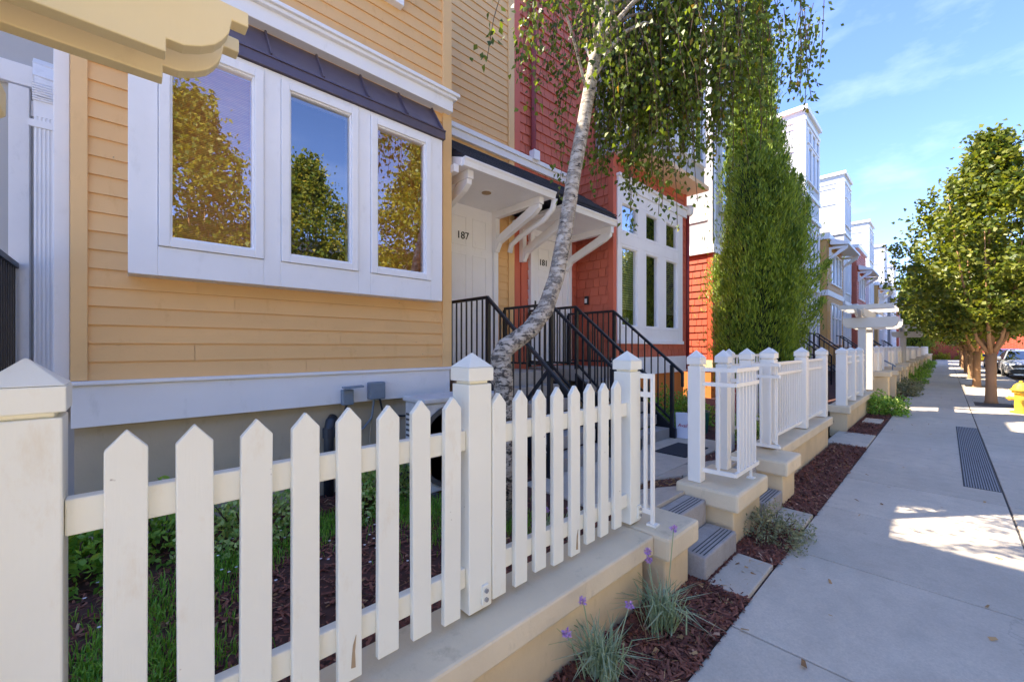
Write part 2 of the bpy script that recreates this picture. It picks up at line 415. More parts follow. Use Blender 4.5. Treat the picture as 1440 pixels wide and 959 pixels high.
def door(parent, x0, x1, z0, z1, y, number, side_trim=.09):
    d = obj('door', MB().box(x0,x1,y-.02,y+.03,z0,z1), M['white'], parent)
    m = MB(); w = x1-x0; h = z1-z0
    for cx in (x0+w*.29, x0+w*.71):
        for a, b in ((.09,.30),(.36,.70),(.75,.93)):
            p, q, zz0, zz1 = cx-w*.15, cx+w*.15, z0+h*a, z0+h*b
            for r in ((p,p+.018,zz0,zz1),(q-.018,q,zz0,zz1),(p+.018,q-.018,zz0,zz0+.018),(p+.018,q-.018,zz1-.018,zz1)): m.box(r[0],r[1],y-.028,y-.021,r[2],r[3])
    obj('door_moulding', m, M['white'], d, bevel=.003)
    text_part('house_number', number, .15, M['black'], d, (x0+w*.36 if number == '187' else x0+w*.28, y-.024, z0+h*.79), Matrix.Rotation(R(90),4,'X'), .006)
    k = MB().lathe([(.012,0),(.03,.01),(.032,.04),(.02,.055),(.003,.06)], (x1-.07 if number=='187' else x0+.08,y-.085,z0+h*.42), 14, 'y')
    obj('handle', k, M['brass'], d, smooth=True)
    obj('door_frame', boxes((x0-side_trim,x0-.004,y-.06,y+.03,z0,z1+.09),(x1+.004,x1+side_trim,y-.06,y+.03,z0,z1+.09),(x0-.004,x1+.004,y-.06,y+.03,z1+.004,z1+.09)), M['white'], parent, bevel=.004)
    return d

# ------------------------------------------------------------------ ground, road, sidewalk
def ground_h(x, y):
    if y < 1.45: return .34
    if y < 2.1: return .34-(y-1.45)/.65*.23
    return .11
kind(obj('ground', MB().quad((-400,-400,-.2),(700,-400,-.2),(700,400,-.2),(-400,400,-.2)), M['earth'], loc=(0,0,-.2)))
kind(obj('road', MB().quad((-60,-10.2,-.15),(74,-10.2,-.15),(74,-2.15,-.15),(-60,-2.15,-.15)), M['asphalt'], loc=(0,-6,-.15)))
kind(obj('kerb', boxes((-60,73,-2.15,-2.0,-.19,-.005)), M['concrete_d'], bevel=.015, loc=(0,-2.1,-.19)))
kind(obj('sidewalk_base', boxes((-30,72.5,-1.995,.80,-.15,-.012)), M['joint'], loc=(0,0,-.15)))
m = MB(); x = -4.96-20*1.22
while x < 72:
    m.box(x+.005, x+1.215, -.398, .796, -.1, 0)
    m.box(x+.005, x+1.215, -1.99, -.412, -.1, 0) if not any(abs(t-(x+.61)) < .62 for t in (17.0,23.3,29.6,35.9,42.2,48.5)) else [
        m.box(x+.005, x+1.215, -.52, -.412, -.1, 0), m.box(x+.005, x+1.215, -1.99, -1.2, -.1, 0)]
    x += 1.2205
kind(obj('sidewalk', m, M['concrete'], bevel=.006, loc=(0,0,-.1)))
kind(obj('far_sidewalk', boxes((-60,74,-13,-10.2,-.2,0)), M['concrete'], loc=(0,-11.5,-.2)))
kind(obj('planting_strip', MB().box(-6,72,.80,1.24,-.1,-.006), M['soil'], loc=(0,1,-.1)))
# raised front gardens (a gently sloping sheet)
m = MB(); xs = [-6+i*.25 for i in range(61)]+[9.4+i*2 for i in range(32)]; ys = [1.425,1.45,1.6,1.75,1.95,2.1,2.5,3,3.5,4,5,6,8,13]
rnd = random.Random(3)
for yy in ys:
    for xx in xs: m.v.append((xx, yy, ground_h(xx,yy)+rnd.uniform(-.012,.012)))
for j in range(len(ys)-1):
    for i in range(len(xs)-1): a = j*len(xs)+i; m.f.append((a,a+1,a+1+len(xs),a+len(xs)))
kind(obj('garden_bed', m, M['soil'], loc=(0,3,.1)))

# trench drain with slots let into the sidewalk
m = MB()
for k in range(13): m.box(6.57, 11.4, -.388+.0195*k, -.378+.0195*k, -.02, .005)
t = thing('drain_grate', 'long slotted metal drain grate set flush in the sidewalk', 'drain', (9,-.27,0))
obj('slot_bars', m, plain('grate_metal', lin(150,148,146), .7, .0), t)
obj('slot_channel', boxes((6.56,11.41,-.395,-.13,-.02,.0025)), M['groove'], t)

# path slabs behind the wall (sloping down to the stairs)
def slab(m, x0, x1, y0, y1, lift=.02):
    m.hexa([(x0,y0,ground_h(0,y0)-.1),(x1,y0,ground_h(0,y0)-.1),(x1,y1,ground_h(0,y1)-.1),(x0,y1,ground_h(0,y1)-.1)],
           [(x0,y0,ground_h(0,y0)+lift),(x1,y0,ground_h(0,y0)+lift),(x1,y1,ground_h(0,y1)+lift),(x0,y1,ground_h(0,y1)+lift)])
m = MB()
for x0, x1 in ((2.66,3.44),(3.97,4.72)):
    slab(m, x0, x1, 1.425, 1.77); slab(m, x0, x1, 1.78, 2.095)
for i in range(3): slab(m, 2.9+i*1.13, 4.02+i*1.13, 2.105, 2.92)
kind(obj('garden_path', m, M['concrete'], bevel=.006, loc=(4,2,.1)))

# ------------------------------------------------------------------ retaining walls and piers
def wall_thing(label, segs, piers, zt=.40):
    x0 = segs[0][0]
    t = thing('retaining_wall', label, 'garden wall', (x0,1.3,0), 'low cream garden walls along the sidewalk')
    body = MB(); cap = MB()
    for a, b in segs:
        body.box(a+.03, b-.03, 1.22, 1.42, -.1, zt-.112); cap.box(a, b, 1.165, 1.47, zt-.11, zt)
    obj('wall_body', body, M['stucco'], t, bevel=.01); obj('wall_cap', cap, M['cap'], t, bevel=.012)
    for a, b, y0, y1, z in piers:
        p = obj('pier', MB().box(a+.05,b-.05,y0+.05,y1-.05,-.1,z-.14), M['stucco'], t, bevel=.012)
        obj('pier_cap', MB().box(a,b,y0,y1,z-.139,z), M['cap'], p, bevel=.02)
    return t
wall_thing('long cream stucco garden wall under the white picket fence', [(-3.2,2.236)], [(2.24,2.655,1.075,1.475,.404)])
wall_thing('square cream pier between two flights of concrete steps', [(3.30,3.34)], [(3.225,3.955,1.03,1.50,.42)])
wall_thing('cream stucco wall under the white metal fence right of the second steps', [(4.97,7.75)], [(4.44,4.966,1.0,1.5,.43)], .45)
wall_thing('cream stucco wall beneath the second arbor, beside the green bush', [(9.3,12.95)], [(9.2,9.296,1.14,1.49,.46)], .45)
px = 14.3; n = 0
far_lab = ['tall cream pier wall just past the second arbor', 'second cream wall past the second arbor', 'cream wall before the third arbor', 'cream wall under the third arbor',
           'first cream wall past the third arbor', 'cream wall far down the sidewalk', 'farther cream wall near the end of the street', 'last cream wall before the brick wall']
far_x = [14.3,18.2,22.2,26.6,31.0,38.0,46.0,55.0,64.0]
for i in range(8):
    a, b = far_x[i], far_x[i+1]-1.2
    wall_thing(far_lab[i], [(a+.51,b-.46)], [(a,a+.5,.97,1.5,.86),(b-.45,b,.97,1.5,.80)], .62)

# ------------------------------------------------------------------ steps up from the sidewalk
def steps(x0, x1, label):
    t = thing('concrete_steps', label, 'steps', ((x0+x1)/2,1.2,0), 'concrete steps from the sidewalk')
    for k, (y0, y1, z0, z1) in enumerate(((1.04,1.252,-.1,.165),(1.254,1.42,-.1,.335))):
        s = obj('step', MB().box(x0,x1,y0,y1,z0,z1), M['concrete_d'], t, bevel=.012)
        g = MB()
        for q in range(4): g.box(x0+.03, x1-.03, y0+.022+.024*q, y0+.029+.024*q, z1-.004, z1+.0012)
        obj('nosing_groove', g, M['groove'], s)
    obj('landing_pad', MB().box(x0,x1-.02,.805,1.036,-.08,.022), M['concrete'], t, bevel=.008)
    return t
steps(2.66,3.22,'two concrete steps between the picket fence pier and the square pier')
steps(3.96,4.435,'two concrete steps right of the square cream pier')
kind(obj('entry_pad', boxes((7.95,9.15,.805,1.30,-.08,.02)), M['concrete'], bevel=.008))
kind(obj('stepping_slab', boxes((10.6,11.2,.86,1.14,-.05,.03)), M['concrete'], bevel=.01))
for a in (13.05,21.1,25.4):
    kind(obj('entry_pad', boxes((a,a+1.1,.805,1.5,-.08,.02)), M['concrete'], bevel=.008))

# ------------------------------------------------------------------ white picket fence
ZB = .44
def post(parent, x, y=1.37, w=.118, zt=1.348, zb=.42, mat='fence', name='post'):
    h = w/2
    p = obj(name, MB().box(x-h,x+h,y-h,y+h,zb,zt), M[mat], parent, bevel=.004)
    m = MB().box(x-h+.012,x+h-.012,y-h+.012,y+h-.012,zt,zt+.012)
    o = h+.006; z = zt+.012
    m.box(x-o,x+o,y-o,y+o,z,z+.056)
    m.add([(x-o,y-o,z+.057),(x+o,y-o,z+.057),(x+o,y+o,z+.057),(x-o,y+o,z+.057),(x,y,z+.118)], [(0,1,4),(1,2,4),(2,3,4),(3,0,4),(3,2,1,0)])
    obj('post_cap', m, M[mat], p, bevel=.003)
    return p
def bolt_plate(parent, p, x, y):
    obj('bolt_plate', MB().box(x-.017,x+.017,y-.012,y,.44,.52), M['fence'], p, bevel=.002)
    b = MB()
    for z in (.462,.498): b.lathe([(.009,-.021),(.009,-.0125)], (x,y,z), 10, 'y')
    obj('bolt', b, M['chrome'], p)
t = thing('picket_fence', 'cream white picket fence with pointed pickets in the foreground', 'fence', (1.05,1.37,.40))
posts = [post(t, -.162), post(t, 1.057), post(t, 2.281)]
bolt_plate(t, posts[1], 1.075, 1.311); bolt_plate(t, posts[2], 2.312, 1.311)
for a, b in ((-3.0,-.222),(-.102,.997),(1.117,2.221)):
    obj('rail', boxes((a,b,1.334,1.372,1.08,1.162)), M['fence'], t, bevel=.004)
    obj('rail', boxes((a,b,1.334,1.372,.525,.605)), M['fence'], t, bevel=.004)
rp = random.Random(5)
def picket(x, tip=1.30):
    zb = ZB+rp.uniform(-.012,.012); dx = rp.uniform(-.003,.003); lean = rp.uniform(-.004,.004)
    z1 = tip-.042+rp.uniform(-.004,.004); h = .038
    pts = [(x-h+dx,zb),(x+h+dx,zb),(x+h+dx+lean,z1),(x+dx+lean,z1+.045),(x-h+dx+lean,z1)]
    p = obj('picket', MB().prism(pts, 1.309, 1.333), M['fence'], t, bevel=.003)
    return p
ps = [picket(-.006+.132*k) for k in range(8)]+[picket(1.156+.132*k) for k in range(8)]+[picket(-.35-.132*k) for k in range(8)]
# broken, splintered feet on two pickets
for (x, z) in ((1.68,.455),(.516,.47)):
    obj('rotten_foot', MB().prism([(x+.006,z),(x+.02,z-.003),(x+.018,z+.05),(x+.022,z+.10),(x+.012,z+.07),(x+.009,z+.04)], 1.3065, 1.3095), paint('bare_weathered_wood', lin(176,150,116), .8, .2, grain=2), t)

# ------------------------------------------------------------------ white metal fences
def baluster_panel(t, p, q, z0, z1, step=.10, second=.115, thick=.026):
    p = Vector(p); q = Vector(q); L = (q-p).length; d = (q-p).normalized()
    obj('bottom_rail', MB().beam((p.x,p.y,z0+.015),(q.x,q.y,z0+.015),thick,.03), M['fence_metal'], t)
    for z in (z1-.015, z1-.015-second): obj('top_rail', MB().beam((p.x,p.y,z),(q.x,q.y,z),thick,.03), M['fence_metal'], t)
    n = max(1, int(round(L/step)))
    for k in range(1, n):
        c = p+d*(L*k/n)
        obj('baluster', MB().box(c.x-.009,c.x+.009,c.y-.009,c.y+.009,z0+.03,z1-.03), M['fence_metal'], t)
g = 'white metal fences along the gardens'
t = thing('metal_fence', 'narrow white metal fence panel at the right end of the picket fence', 'fence', (2.45,1.3,.40), g)
baluster_panel(t, (2.35,1.33,0),(2.35,1.235,0), .47, 1.335, .05); obj('foot', MB().box(2.34,2.36,1.225,1.245,.404,1.335), M['fence_metal'], t); obj('foot_plate', MB().box(2.325,2.38,1.205,1.265,.404,.416), M['fence_metal'], t)
t = thing('metal_fence', 'U-shaped white metal fence standing on the square pier', 'fence', (3.6,1.3,.42), g)
post(t, 3.355, 1.385, .10, mat='fence_metal', zb=.422); post(t, 3.87, 1.36, .10, mat='fence_metal', zb=.422)
baluster_panel(t, (3.37,1.34,0),(3.385,1.105,0), .50, 1.335, .115); baluster_panel(t, (3.385,1.105,0),(3.93,1.105,0), .50, 1.335, .075); baluster_panel(t, (3.93,1.105,0),(3.90,1.31,0), .50, 1.335, .115)
obj('foot', MB().box(3.74,3.755,1.095,1.112,.421,.50), M['fence_metal'], t); obj('foot_plate', MB().box(3.72,3.775,1.075,1.13,.4205,.43), M['fence_metal'], t)
t = thing('metal_fence', 'long white metal fence of thin balusters on the wall right of the second steps', 'fence', (6.2,1.3,.45), g)
post(t, 4.70, 1.42, .11, mat='fence_metal', zb=.432, zt=1.36); post(t, 4.93, 1.28, .13, mat='fence_metal', zb=.451, zt=1.37); post(t, 6.35, 1.28, .13, mat='fence_metal', zb=.46, zt=1.37); post(t, 7.60, 1.28, .13, mat='fence_metal', zb=.46, zt=1.37)
baluster_panel(t, (4.66,1.36,0),(4.66,1.12,0), .50, 1.335, .08)
baluster_panel(t, (4.66,1.12,0),(4.87,1.24,0), .50, 1.335, .08)
baluster_panel(t, (4.99,1.27,0),(6.285,1.27,0), .53, 1.335, .10); baluster_panel(t, (6.415,1.27,0),(7.535,1.27,0), .53, 1.335, .10)
t = thing('metal_fence', 'white metal fence behind the U-shaped pier panel', 'fence', (6.2,1.9,.2), g)
for x in (5.45,7.3): post(t, x, 1.85, .10, mat='fence_metal', zb=.2, zt=1.35)
baluster_panel(t, (5.5,1.85,0),(7.25,1.85,0), .45, 1.40, .12)
t = thing('metal_fence', 'white metal fence with four posts left of the second arbor', 'fence', (10.6,1.3,.45), g)
for x in (9.33,10.35,11.4): post(t, x, 1.28, .15, mat='fence_metal', zb=.46, zt=1.37)
baluster_panel(t, (9.40,1.27,0),(10.28,1.27,0), .53, 1.335, .085); baluster_panel(t, (10.42,1.27,0),(11.33,1.27,0), .53, 1.335, .085); baluster_panel(t, (11.47,1.27,0),(12.2,1.27,0), .53, 1.335, .085)
fl = ['white board fence just beyond the second arbor', 'white fence between the second and third arbors', 'white fence left of the third arbor', 'white fence under the third arbor',
      'white fence right of the third arbor', 'small white fence far down the street', 'distant white fence near the street end', 'last white fence before the brick wall']
for i in range(8):
    a, b = far_x[i]+.1, far_x[i+1]-1.3
    t = thing('far_fence', fl[i], 'fence', ((a+b)/2,1.35,.62), 'distant white garden fences')
    n = max(2, int((b-a)/1.25)); bd = MB()
    for k in range(n+1): post(t, a+(b-a)*k/n, 1.36, .12, mat='fence_metal', zb=.63, zt=1.42)
    k = a+.1
    while k < b-.1: bd.prism([(k,.66),(k+.085,.66),(k+.085,1.32),(k+.0425,1.36),(k,1.32)], 1.335, 1.357); k += .105
    obj('boards', bd, M['fence_metal'], t); obj('rail', boxes((a,b,1.36,1.39,1.15,1.23),(a,b,1.36,1.39,.72,.8)), M['fence_metal'], t)

# ------------------------------------------------------------------ arbors over the gates
def arbor(x0, x1, label, mat, deep=1.66):
    t = thing('arbor', label, 'arbor', ((x0+x1)/2,1.3,.3), 'white garden arbors over the gates')
    prof = lambda e, s: [(e-.19*s,2.19),(e-.165*s,2.19),(e-.165*s,2.222),(e-.133*s,2.222),(e-.099*s,2.236),(e-.072*s,2.254),(e-.055*s,2.275),(e-.042*s,2.30),(e-.036*s,2.335),(e,2.335),(e,2.372)]
    pr_ = prof(x1+(.60 if mat == 'arbor' else .53), 1); pl_ = prof(x0-.53, -1)
    poly = pr_+pl_[::-1]
    for y in (1.25, 1.375): obj('long_beam', MB().prism(poly, y, y+.042), M[mat], t, bevel=.003)
    for x in (x0, x1):
        obj('post', MB().box(x-.07,x+.07,1.265,1.405,.42,1.94), M[mat], t, bevel=.005)
        for s in (-1,1):
            xa = x+s*.092; c = [(.74,1.99),(.80,1.96),(.80,1.945),(1.60,1.945),(1.60,1.96),(1.63,1.965),(1.655,1.99),(1.66,2.03),(1.68,2.04),(1.68,2.18),(.72,2.18),(.72,2.04),(.735,2.03)]
            obj('cross_beam', MB().prism(c, xa-.02, xa+.02, 'x'), M[mat], t, bevel=.003)
    n = 5
    for k in range(n):
        x = x0-.22+(x1-x0+.44)*k/(n-1); obj('slat', MB().box(x-.02,x+.02,.80,1.74,2.376,2.47), M[mat], t, bevel=.003)
    return t
NA = arbor(-1.62,-.37,'near cream arbor with scroll-cut beam end at the upper left','arbor')
arbor(12.45,13.75,'second white arbor, beyond the white metal fence','arbor_w')
arbor(25.1,26.4,'third white arbor, farther down the sidewalk','arbor_w')
obj('knee_brace', MB().prism([(-.30,2.035),(-.187,2.035),(-.187,1.985),(-.198,1.975),(-.195,1.95),(-.205,1.90),(-.235,1.85),(-.30,1.80)], 1.29, 1.36), M['arbor'], NA, bevel=.003)
t = thing('handrail', 'thin grey iron handrail on the steps past the second arbor', 'handrail', (16.9,1.2,.1))
obj('rail', MB().tube([(17.1,1.9,1.45),(17.1,1.1,.95),(17.1,1.05,.9)], .02, 8), M['greybox'], t); obj('rail_post', MB().tube([(17.1,1.12,0),(17.1,1.12,.96)], .016, 8), M['greybox'], t)

# ------------------------------------------------------------------ yellow house (187)
H = thing('yellow_townhouse', 'yellow lap-sided townhouse with triple bay window and door 187', 'townhouse', (1.5,4,.1))
obj('wall', boxes((-.268,2.715,3.97,4.93,1.0,5.95),(-.29,1.6,4.93,13,.1,7.2),(1.6,4.655,4.93,13,.1,10.2)), M['yellow_trim'], H)  # unseen rear blocks stepped in height to shape the sidewalk sun patch
obj('foundation', boxes((-.262,2.70,4.0,4.9,0,1.0)), M['found'], H)
obj('water_table', boxes((-.272,2.70,3.915,3.995,.965,1.245),(-.30,2.72,3.893,3.997,1.246,1.272)), M['white'], H, bevel=.004)
obj('siding', clad(front(lap,-.20,2.62,3.965,1.273,5.95), front(lap,2.74,4.53,4.925,.9,10.2)), M['yellow'], H)
obj('corner_board', boxes((-.276,-.196,3.935,4.02,1.274,5.95)), M['yellow_trim'], H, bevel=.004)
obj('corner_board', boxes((2.618,2.738,3.93,4.05,1.274,5.95)), M['yellow_trim'], H, bevel=.004)
obj('corner_board', boxes((4.53,4.655,4.885,4.95,.4,10.2)), M['yellow_trim'], H, bevel=.004)
obj('cornice', boxes((-.35,2.70,3.85,3.964,4.17,4.30),(-.38,2.735,3.815,3.964,4.301,4.335),(-.40,2.76,3.79,3.964,4.336,4.372)), M['white'], H, bevel=.005)
obj('roof', boxes((-.35,2.80,3.85,5.0,5.95,6.05),(-.29,1.595,5.01,13,7.2,7.3),(1.6,4.655,4.9,13,10.2,10.35)), M['bronze'], H)  # unseen upper roofs kept stepped so the sun patch gets through
# box bay with three lights
yb = 3.78
obj('bay_frame', boxes((0,.153,yb,3.96,2.0,3.76),(.801,.924,yb,3.96,2.0,3.76),(1.576,1.694,yb,3.96,2.0,3.76),(2.364,2.509,yb,3.96,2.0,3.76),
    (.153,.801,yb,3.96,2.0,2.207),(.924,1.576,yb,3.96,2.0,2.207),(1.694,2.364,yb,3.96,2.0,2.207),
    (.153,.801,yb,3.96,3.72,3.76),(.924,1.576,yb,3.96,3.72,3.76),(1.694,2.364,yb,3.96,3.72,3.76)), M['white'], H, bevel=.004)
for a, b, bl in ((.153,.801,'bamboo'),(.924,1.576,None),(1.694,2.364,'bamboo')):
    window(H, a+.003, b-.003, 2.21, 3.717, yb+.015, .062, bl, deep=.10)
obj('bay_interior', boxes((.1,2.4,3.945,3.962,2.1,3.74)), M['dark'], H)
rf = obj('bay_roof', MB().hexa([(-.02,yb-.03,3.765),(2.53,yb-.03,3.765),(2.53,3.96,3.765),(-.02,3.96,3.765)], [(-.02,yb-.03,3.85),(2.53,yb-.03,3.85),(2.50,3.96,4.17),(0.02,3.96,4.17)]), M['bronze'], H)
m = MB()
for k in range(7):
    x = .03+k*.408; m.beam((x,yb-.035,3.86),(x,3.955,4.172),.012,.035)
m.beam((-.02,yb-.036,3.852),(2.53,yb-.036,3.852),.012,.012)
obj('standing_seam', m, M['bronze'], rf)
window(H, .55, 2.105, 5.06, 5.92, 3.91, .09, None, 'glass_dark')
# entry wall, door, canopy
obj('frieze', boxes((2.745,6.33,4.86,4.924,4.55,4.66),(2.745,6.33,4.83,4.924,4.661,4.73)), M['white'], H, bevel=.004)
door(H, 3.27, 4.17, 1.19, 3.60, 4.90, '187')
obj('transom_panel', boxes((3.0,4.30,4.885,4.92,3.70,3.84)), M['white'], H)
cn = obj('canopy', MB().box(2.82,4.38,3.80,4.92,3.60,3.64), M['white'], H)
obj('canopy_roof', MB().hexa([(2.80,3.80,3.66),(6.0,3.80,3.66),(6.30,4.922,3.66),(2.80,4.922,3.66)], [(2.80,3.80,3.69),(6.0,3.80,3.69),(6.30,4.922,4.50),(2.80,4.922,4.50)]), M['roof'], H)
sh = MB()
for i in range(9):
    f0, f1 = i/9, (i+1)/9; x = 2.8
    while x < 6.0:
        w = random.uniform(.12,.3); y0, y1 = 3.79+f0*1.13, 3.79+f1*1.13; z0, z1 = 3.705+f0*.81, 3.70+f1*.81
        xe = min(x+w, 6.0+.3*f0)
        sh.hexa([(x,y0,z0-.01),(xe-.004,y0,z0-.01),(xe-.004,y1,z1-.012),(x,y1,z1-.012)], [(x,y0,z0+.008),(xe-.004,y0,z0+.008),(xe-.004,y1,z1),(x,y1,z1)]); x += w
obj('roof_shingles', sh, M['roof'], H)
gut = lambda a, b, z: MB().prism([(3.74,z+.10),(3.735,z+.085),(3.755,z+.06),(3.765,z),(3.82,z),(3.82,z+.10)], a, b, 'x')
g1 = obj('gutter', gut(2.79,4.385,3.575), M['white'], H, bevel=.004)
obj('gutter_return', MB().beam((2.80,3.80,3.625),(2.80,4.0,3.70),.05,.09).beam((2.755,3.86,3.56),(2.755,4.05,3.56),.07,.09), M['white'], g1, bevel=.004)
obj('downspout', MB().tube([(4.40,3.79,3.60),(4.41,3.84,3.47),(4.42,4.0,3.36),(4.43,4.55,3.20),(4.43,4.72,3.12),(4.43,4.76,3.0)], .042, 10), M['white'], H, smooth=True)
def bracket(parent, x, y0, z1, y1=4.88, w=.085):
    """a knee brace: wall leg, soffit arm, curved diagonal"""
    m = MB()
    m.box(x-w/2,x+w/2,y1-.09,y1,z1-.62,z1-.10); m.box(x-w/2,x+w/2,y0,y1,z1-.10,z1)
    pts = [(y0+.02,z1-.102),(y0+.03,z1-.16),(y0+.12,z1-.22),(y1-.16,z1-.50),(y1-.10,z1-.60),(y1-.095,z1-.62),(y1-.095,z1-.44),(y1-.14,z1-.38),(y0+.26,z1-.13),(y0+.20,z1-.102)]
    m.prism(pts, x-w/2+.006, x+w/2-.006, 'x')
    return obj('bracket', m, M['white'], parent, bevel=.006)
bracket(H, 2.96, 3.86, 3.60); bracket(H, 4.20, 3.86, 3.60)
obj('recessed_light', MB().lathe([(.10,3.595),(.10,3.60)], (3.55,4.28,0), 20), M['white'], cn)
obj('lamp_rim', MB().lathe([(.065,3.588),(.065,3.594)], (3.55,4.28,0), 20), M['amber'], cn)

# white neighbour at the left edge
W = thing('white_townhouse', 'white panelled townhouse recess with downspout at the left edge', 'townhouse', (-2,4.9,.1))
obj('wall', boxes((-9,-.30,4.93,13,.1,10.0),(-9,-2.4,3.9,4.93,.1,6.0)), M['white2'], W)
obj('panel_board', boxes((-.66,-.555,4.86,4.928,.9,3.50),(-.36,-.286,4.05,4.928,1.15,6),(-2.4,-.37,4.875,4.928,3.52,3.68),(-.553,-.37,4.885,4.928,3.30,3.42),(-2.4,-.37,4.895,4.928,.9,1.18)), M['white'], W, bevel=.004)
m = MB(); m.box(-.505,-.398,4.60,4.68,1.05,3.2)
for k in range(5): m.box(-.5+.021*k,-.489+.021*k,4.592,4.599,1.05,3.2)
ds = obj('downspout', m, M['white'], W, bevel=.002)
m = MB(); pts = [(-.4515,4.64,3.2),(-.455,4.645,3.35),(-.465,4.68,3.5),(-.475,4.76,3.62),(-.48,4.86,3.70)]
for i in range(4): m.beam(pts[i],pts[i+1],.106,.085)
obj('elbow', m, M['white'], ds); m = MB()
for k in range(8): z = 3.32+.018*k; m.box(-.512,-.396,4.588,4.60,z,z+.007)
obj('elbow_rib', m, M['white'], ds); [obj('strap', boxes(b), M['white'], ds) for b in ((-.53,-.37,4.585,4.6,3.12,3.17),(-.52,-.38,4.585,4.6,1.18,1.22))]

# ------------------------------------------------------------------ red house (181)
H2 = thing('red_townhouse', 'red shingled townhouse with door 181 and white window bay', 'townhouse', (7,4.1,.1))
obj('wall', boxes((4.66,6.6,4.93,13,.1,10.2),(6.6,7.25,4.93,13,.1,9.0),(6.37,9.35,4.27,4.95,.95,5.0)), M['red_trim'], H2)  # unseen rear blocks cut back and lowered to let sun reach the next house
obj('foundation', boxes((6.39,9.33,4.15,5.9,0,.95)), M['orange_found'], H2)
obj('skirt_board', boxes((6.36,9.375,4.085,4.145,.95,1.30)), M['white'], H2, bevel=.004)
obj('shingles', clad(front(shingle,4.79,6.33,4.925,1.0,10.2), left(shingle,6.365,4.2,4.92,1.3,5.0), front(shingle,6.46,9.36,4.115,1.302,1.62), front(shingle,9.13,9.30,4.115,1.62,4.6), front(shingle,6.38,9.36,4.115,4.66,5.0)), M['red'], H2)
obj('corner_board', boxes((4.657,4.785,4.885,4.95,.4,10.2)), M['red_trim'], H2, bevel=.004); obj('corner_board', boxes((6.345,6.455,4.09,4.20,1.302,5.0)), M['red_trim'], H2, bevel=.004); obj('corner_board', boxes((9.30,9.385,4.09,4.2,1.302,5.0)), M['red_trim'], H2, bevel=.004)
obj('board', boxes((4.80,4.93,4.87,4.92,1.0,3.60)), M['red_trim'], H2, bevel=.004)
door(H2, 5.09, 6.02, 1.19, 3.40, 4.90, '181')
obj('lockset', boxes((5.12,5.15,4.86,4.875,2.05,2.3)), M['black'], H2)
obj('transom_panel', boxes((5.0,6.15,4.885,4.92,3.50,3.62)), M['white'], H2)
obj('canopy', MB().box(4.60,5.92,3.80,4.92,3.535,3.575), M['white'], H2); g2 = obj('gutter', gut(4.60,5.94,3.51), M['white'], H2, bevel=.004)
bracket(H2, 4.80, 3.86, 3.535); bracket(H2, 5.96, 3.86, 3.535)
obj('downspout', MB().tube([(5.08,4.86,10),(5.08,4.86,4.80)], .045, 8), M['redpipe'], H2); obj('leader_head', MB().box(5.02,5.16,4.78,4.90,4.70,4.86), M['white'], H2)
obj('downspout', MB().tube([(9.36,4.06,4.55),(9.36,4.06,1.0)], .04, 8), M['redpipe'], H2, smooth=True); obj('leader_head', MB().lathe([(.05,4.50),(.09,4.56),(.10,4.72),(.02,4.73)], (9.38,4.04,0), 12), M['white'], H2, smooth=True)
obj('doorbell_light', MB().box(6.30,6.345,4.62,4.70,2.30,2.46), M['black'], H2, bevel=.01)
obj('lamp_shade', MB().box(6.292,6.30,4.635,4.685,2.33,2.41), M['plate'], H2)
yr = 4.10; cx = [(6.56,7.20),(7.44,8.03),(8.28,8.92)]
obj('window_surround', boxes((6.46,6.56,yr-.03,yr+.02,1.63,4.43),(7.20,7.44,yr-.03,yr+.02,1.85,3.40),(8.03,8.28,yr-.03,yr+.02,1.85,3.40),(7.20,7.44,yr-.03,yr+.02,3.60,4.2),(8.03,8.28,yr-.03,yr+.02,3.60,4.2),(8.92,9.12,yr-.03,yr+.02,1.63,4.43),
    (6.56,8.92,yr-.03,yr+.02,1.63,1.85),(6.46,9.13,yr-.06,yr+.02,1.56,1.63),(6.56,8.92,yr-.03,yr+.02,3.40,3.60),(6.56,8.92,yr-.03,yr+.02,4.2,4.43),(6.46,9.30,yr-.05,yr+.02,4.432,4.60),(6.44,9.40,yr-.09,yr+.02,4.602,4.65)), M['white'], H2, bevel=.004)
for i, (a, b) in enumerate(cx):
    window(H2, a, b, 1.852, 3.398, yr, .05, 'slats' if i != 1 else None, 'glass_b'); window(H2, a, b, 3.602, 4.198, yr, .05, None, 'glass_b')
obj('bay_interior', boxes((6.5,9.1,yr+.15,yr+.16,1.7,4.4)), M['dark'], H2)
ub = obj('upper_bay', boxes((6.95,9.40,3.70,4.9,5.10,7.5)), M['white2'], H2, bevel=.01)
obj('upper_soffit', boxes((6.5,9.5,3.64,4.4,5.0,5.09)), paint('beige_soffit', lin(232,200,160), .6), ub)
for a, b in ((7.1,7.75),(7.9,8.55),(8.7,9.3)): window(H2, a, b, 5.45, 7.2, 3.66, .06, None, 'glass_dark')
obj('roof', boxes((4.66,6.6,4.8,13,10.2,10.3),(6.605,7.25,4.9,13,9.0,9.1),(6.9,9.45,3.65,4.9,7.5,7.6)), M['roof'], H2)  # unseen roof steps match the heights shaped for the sunlight

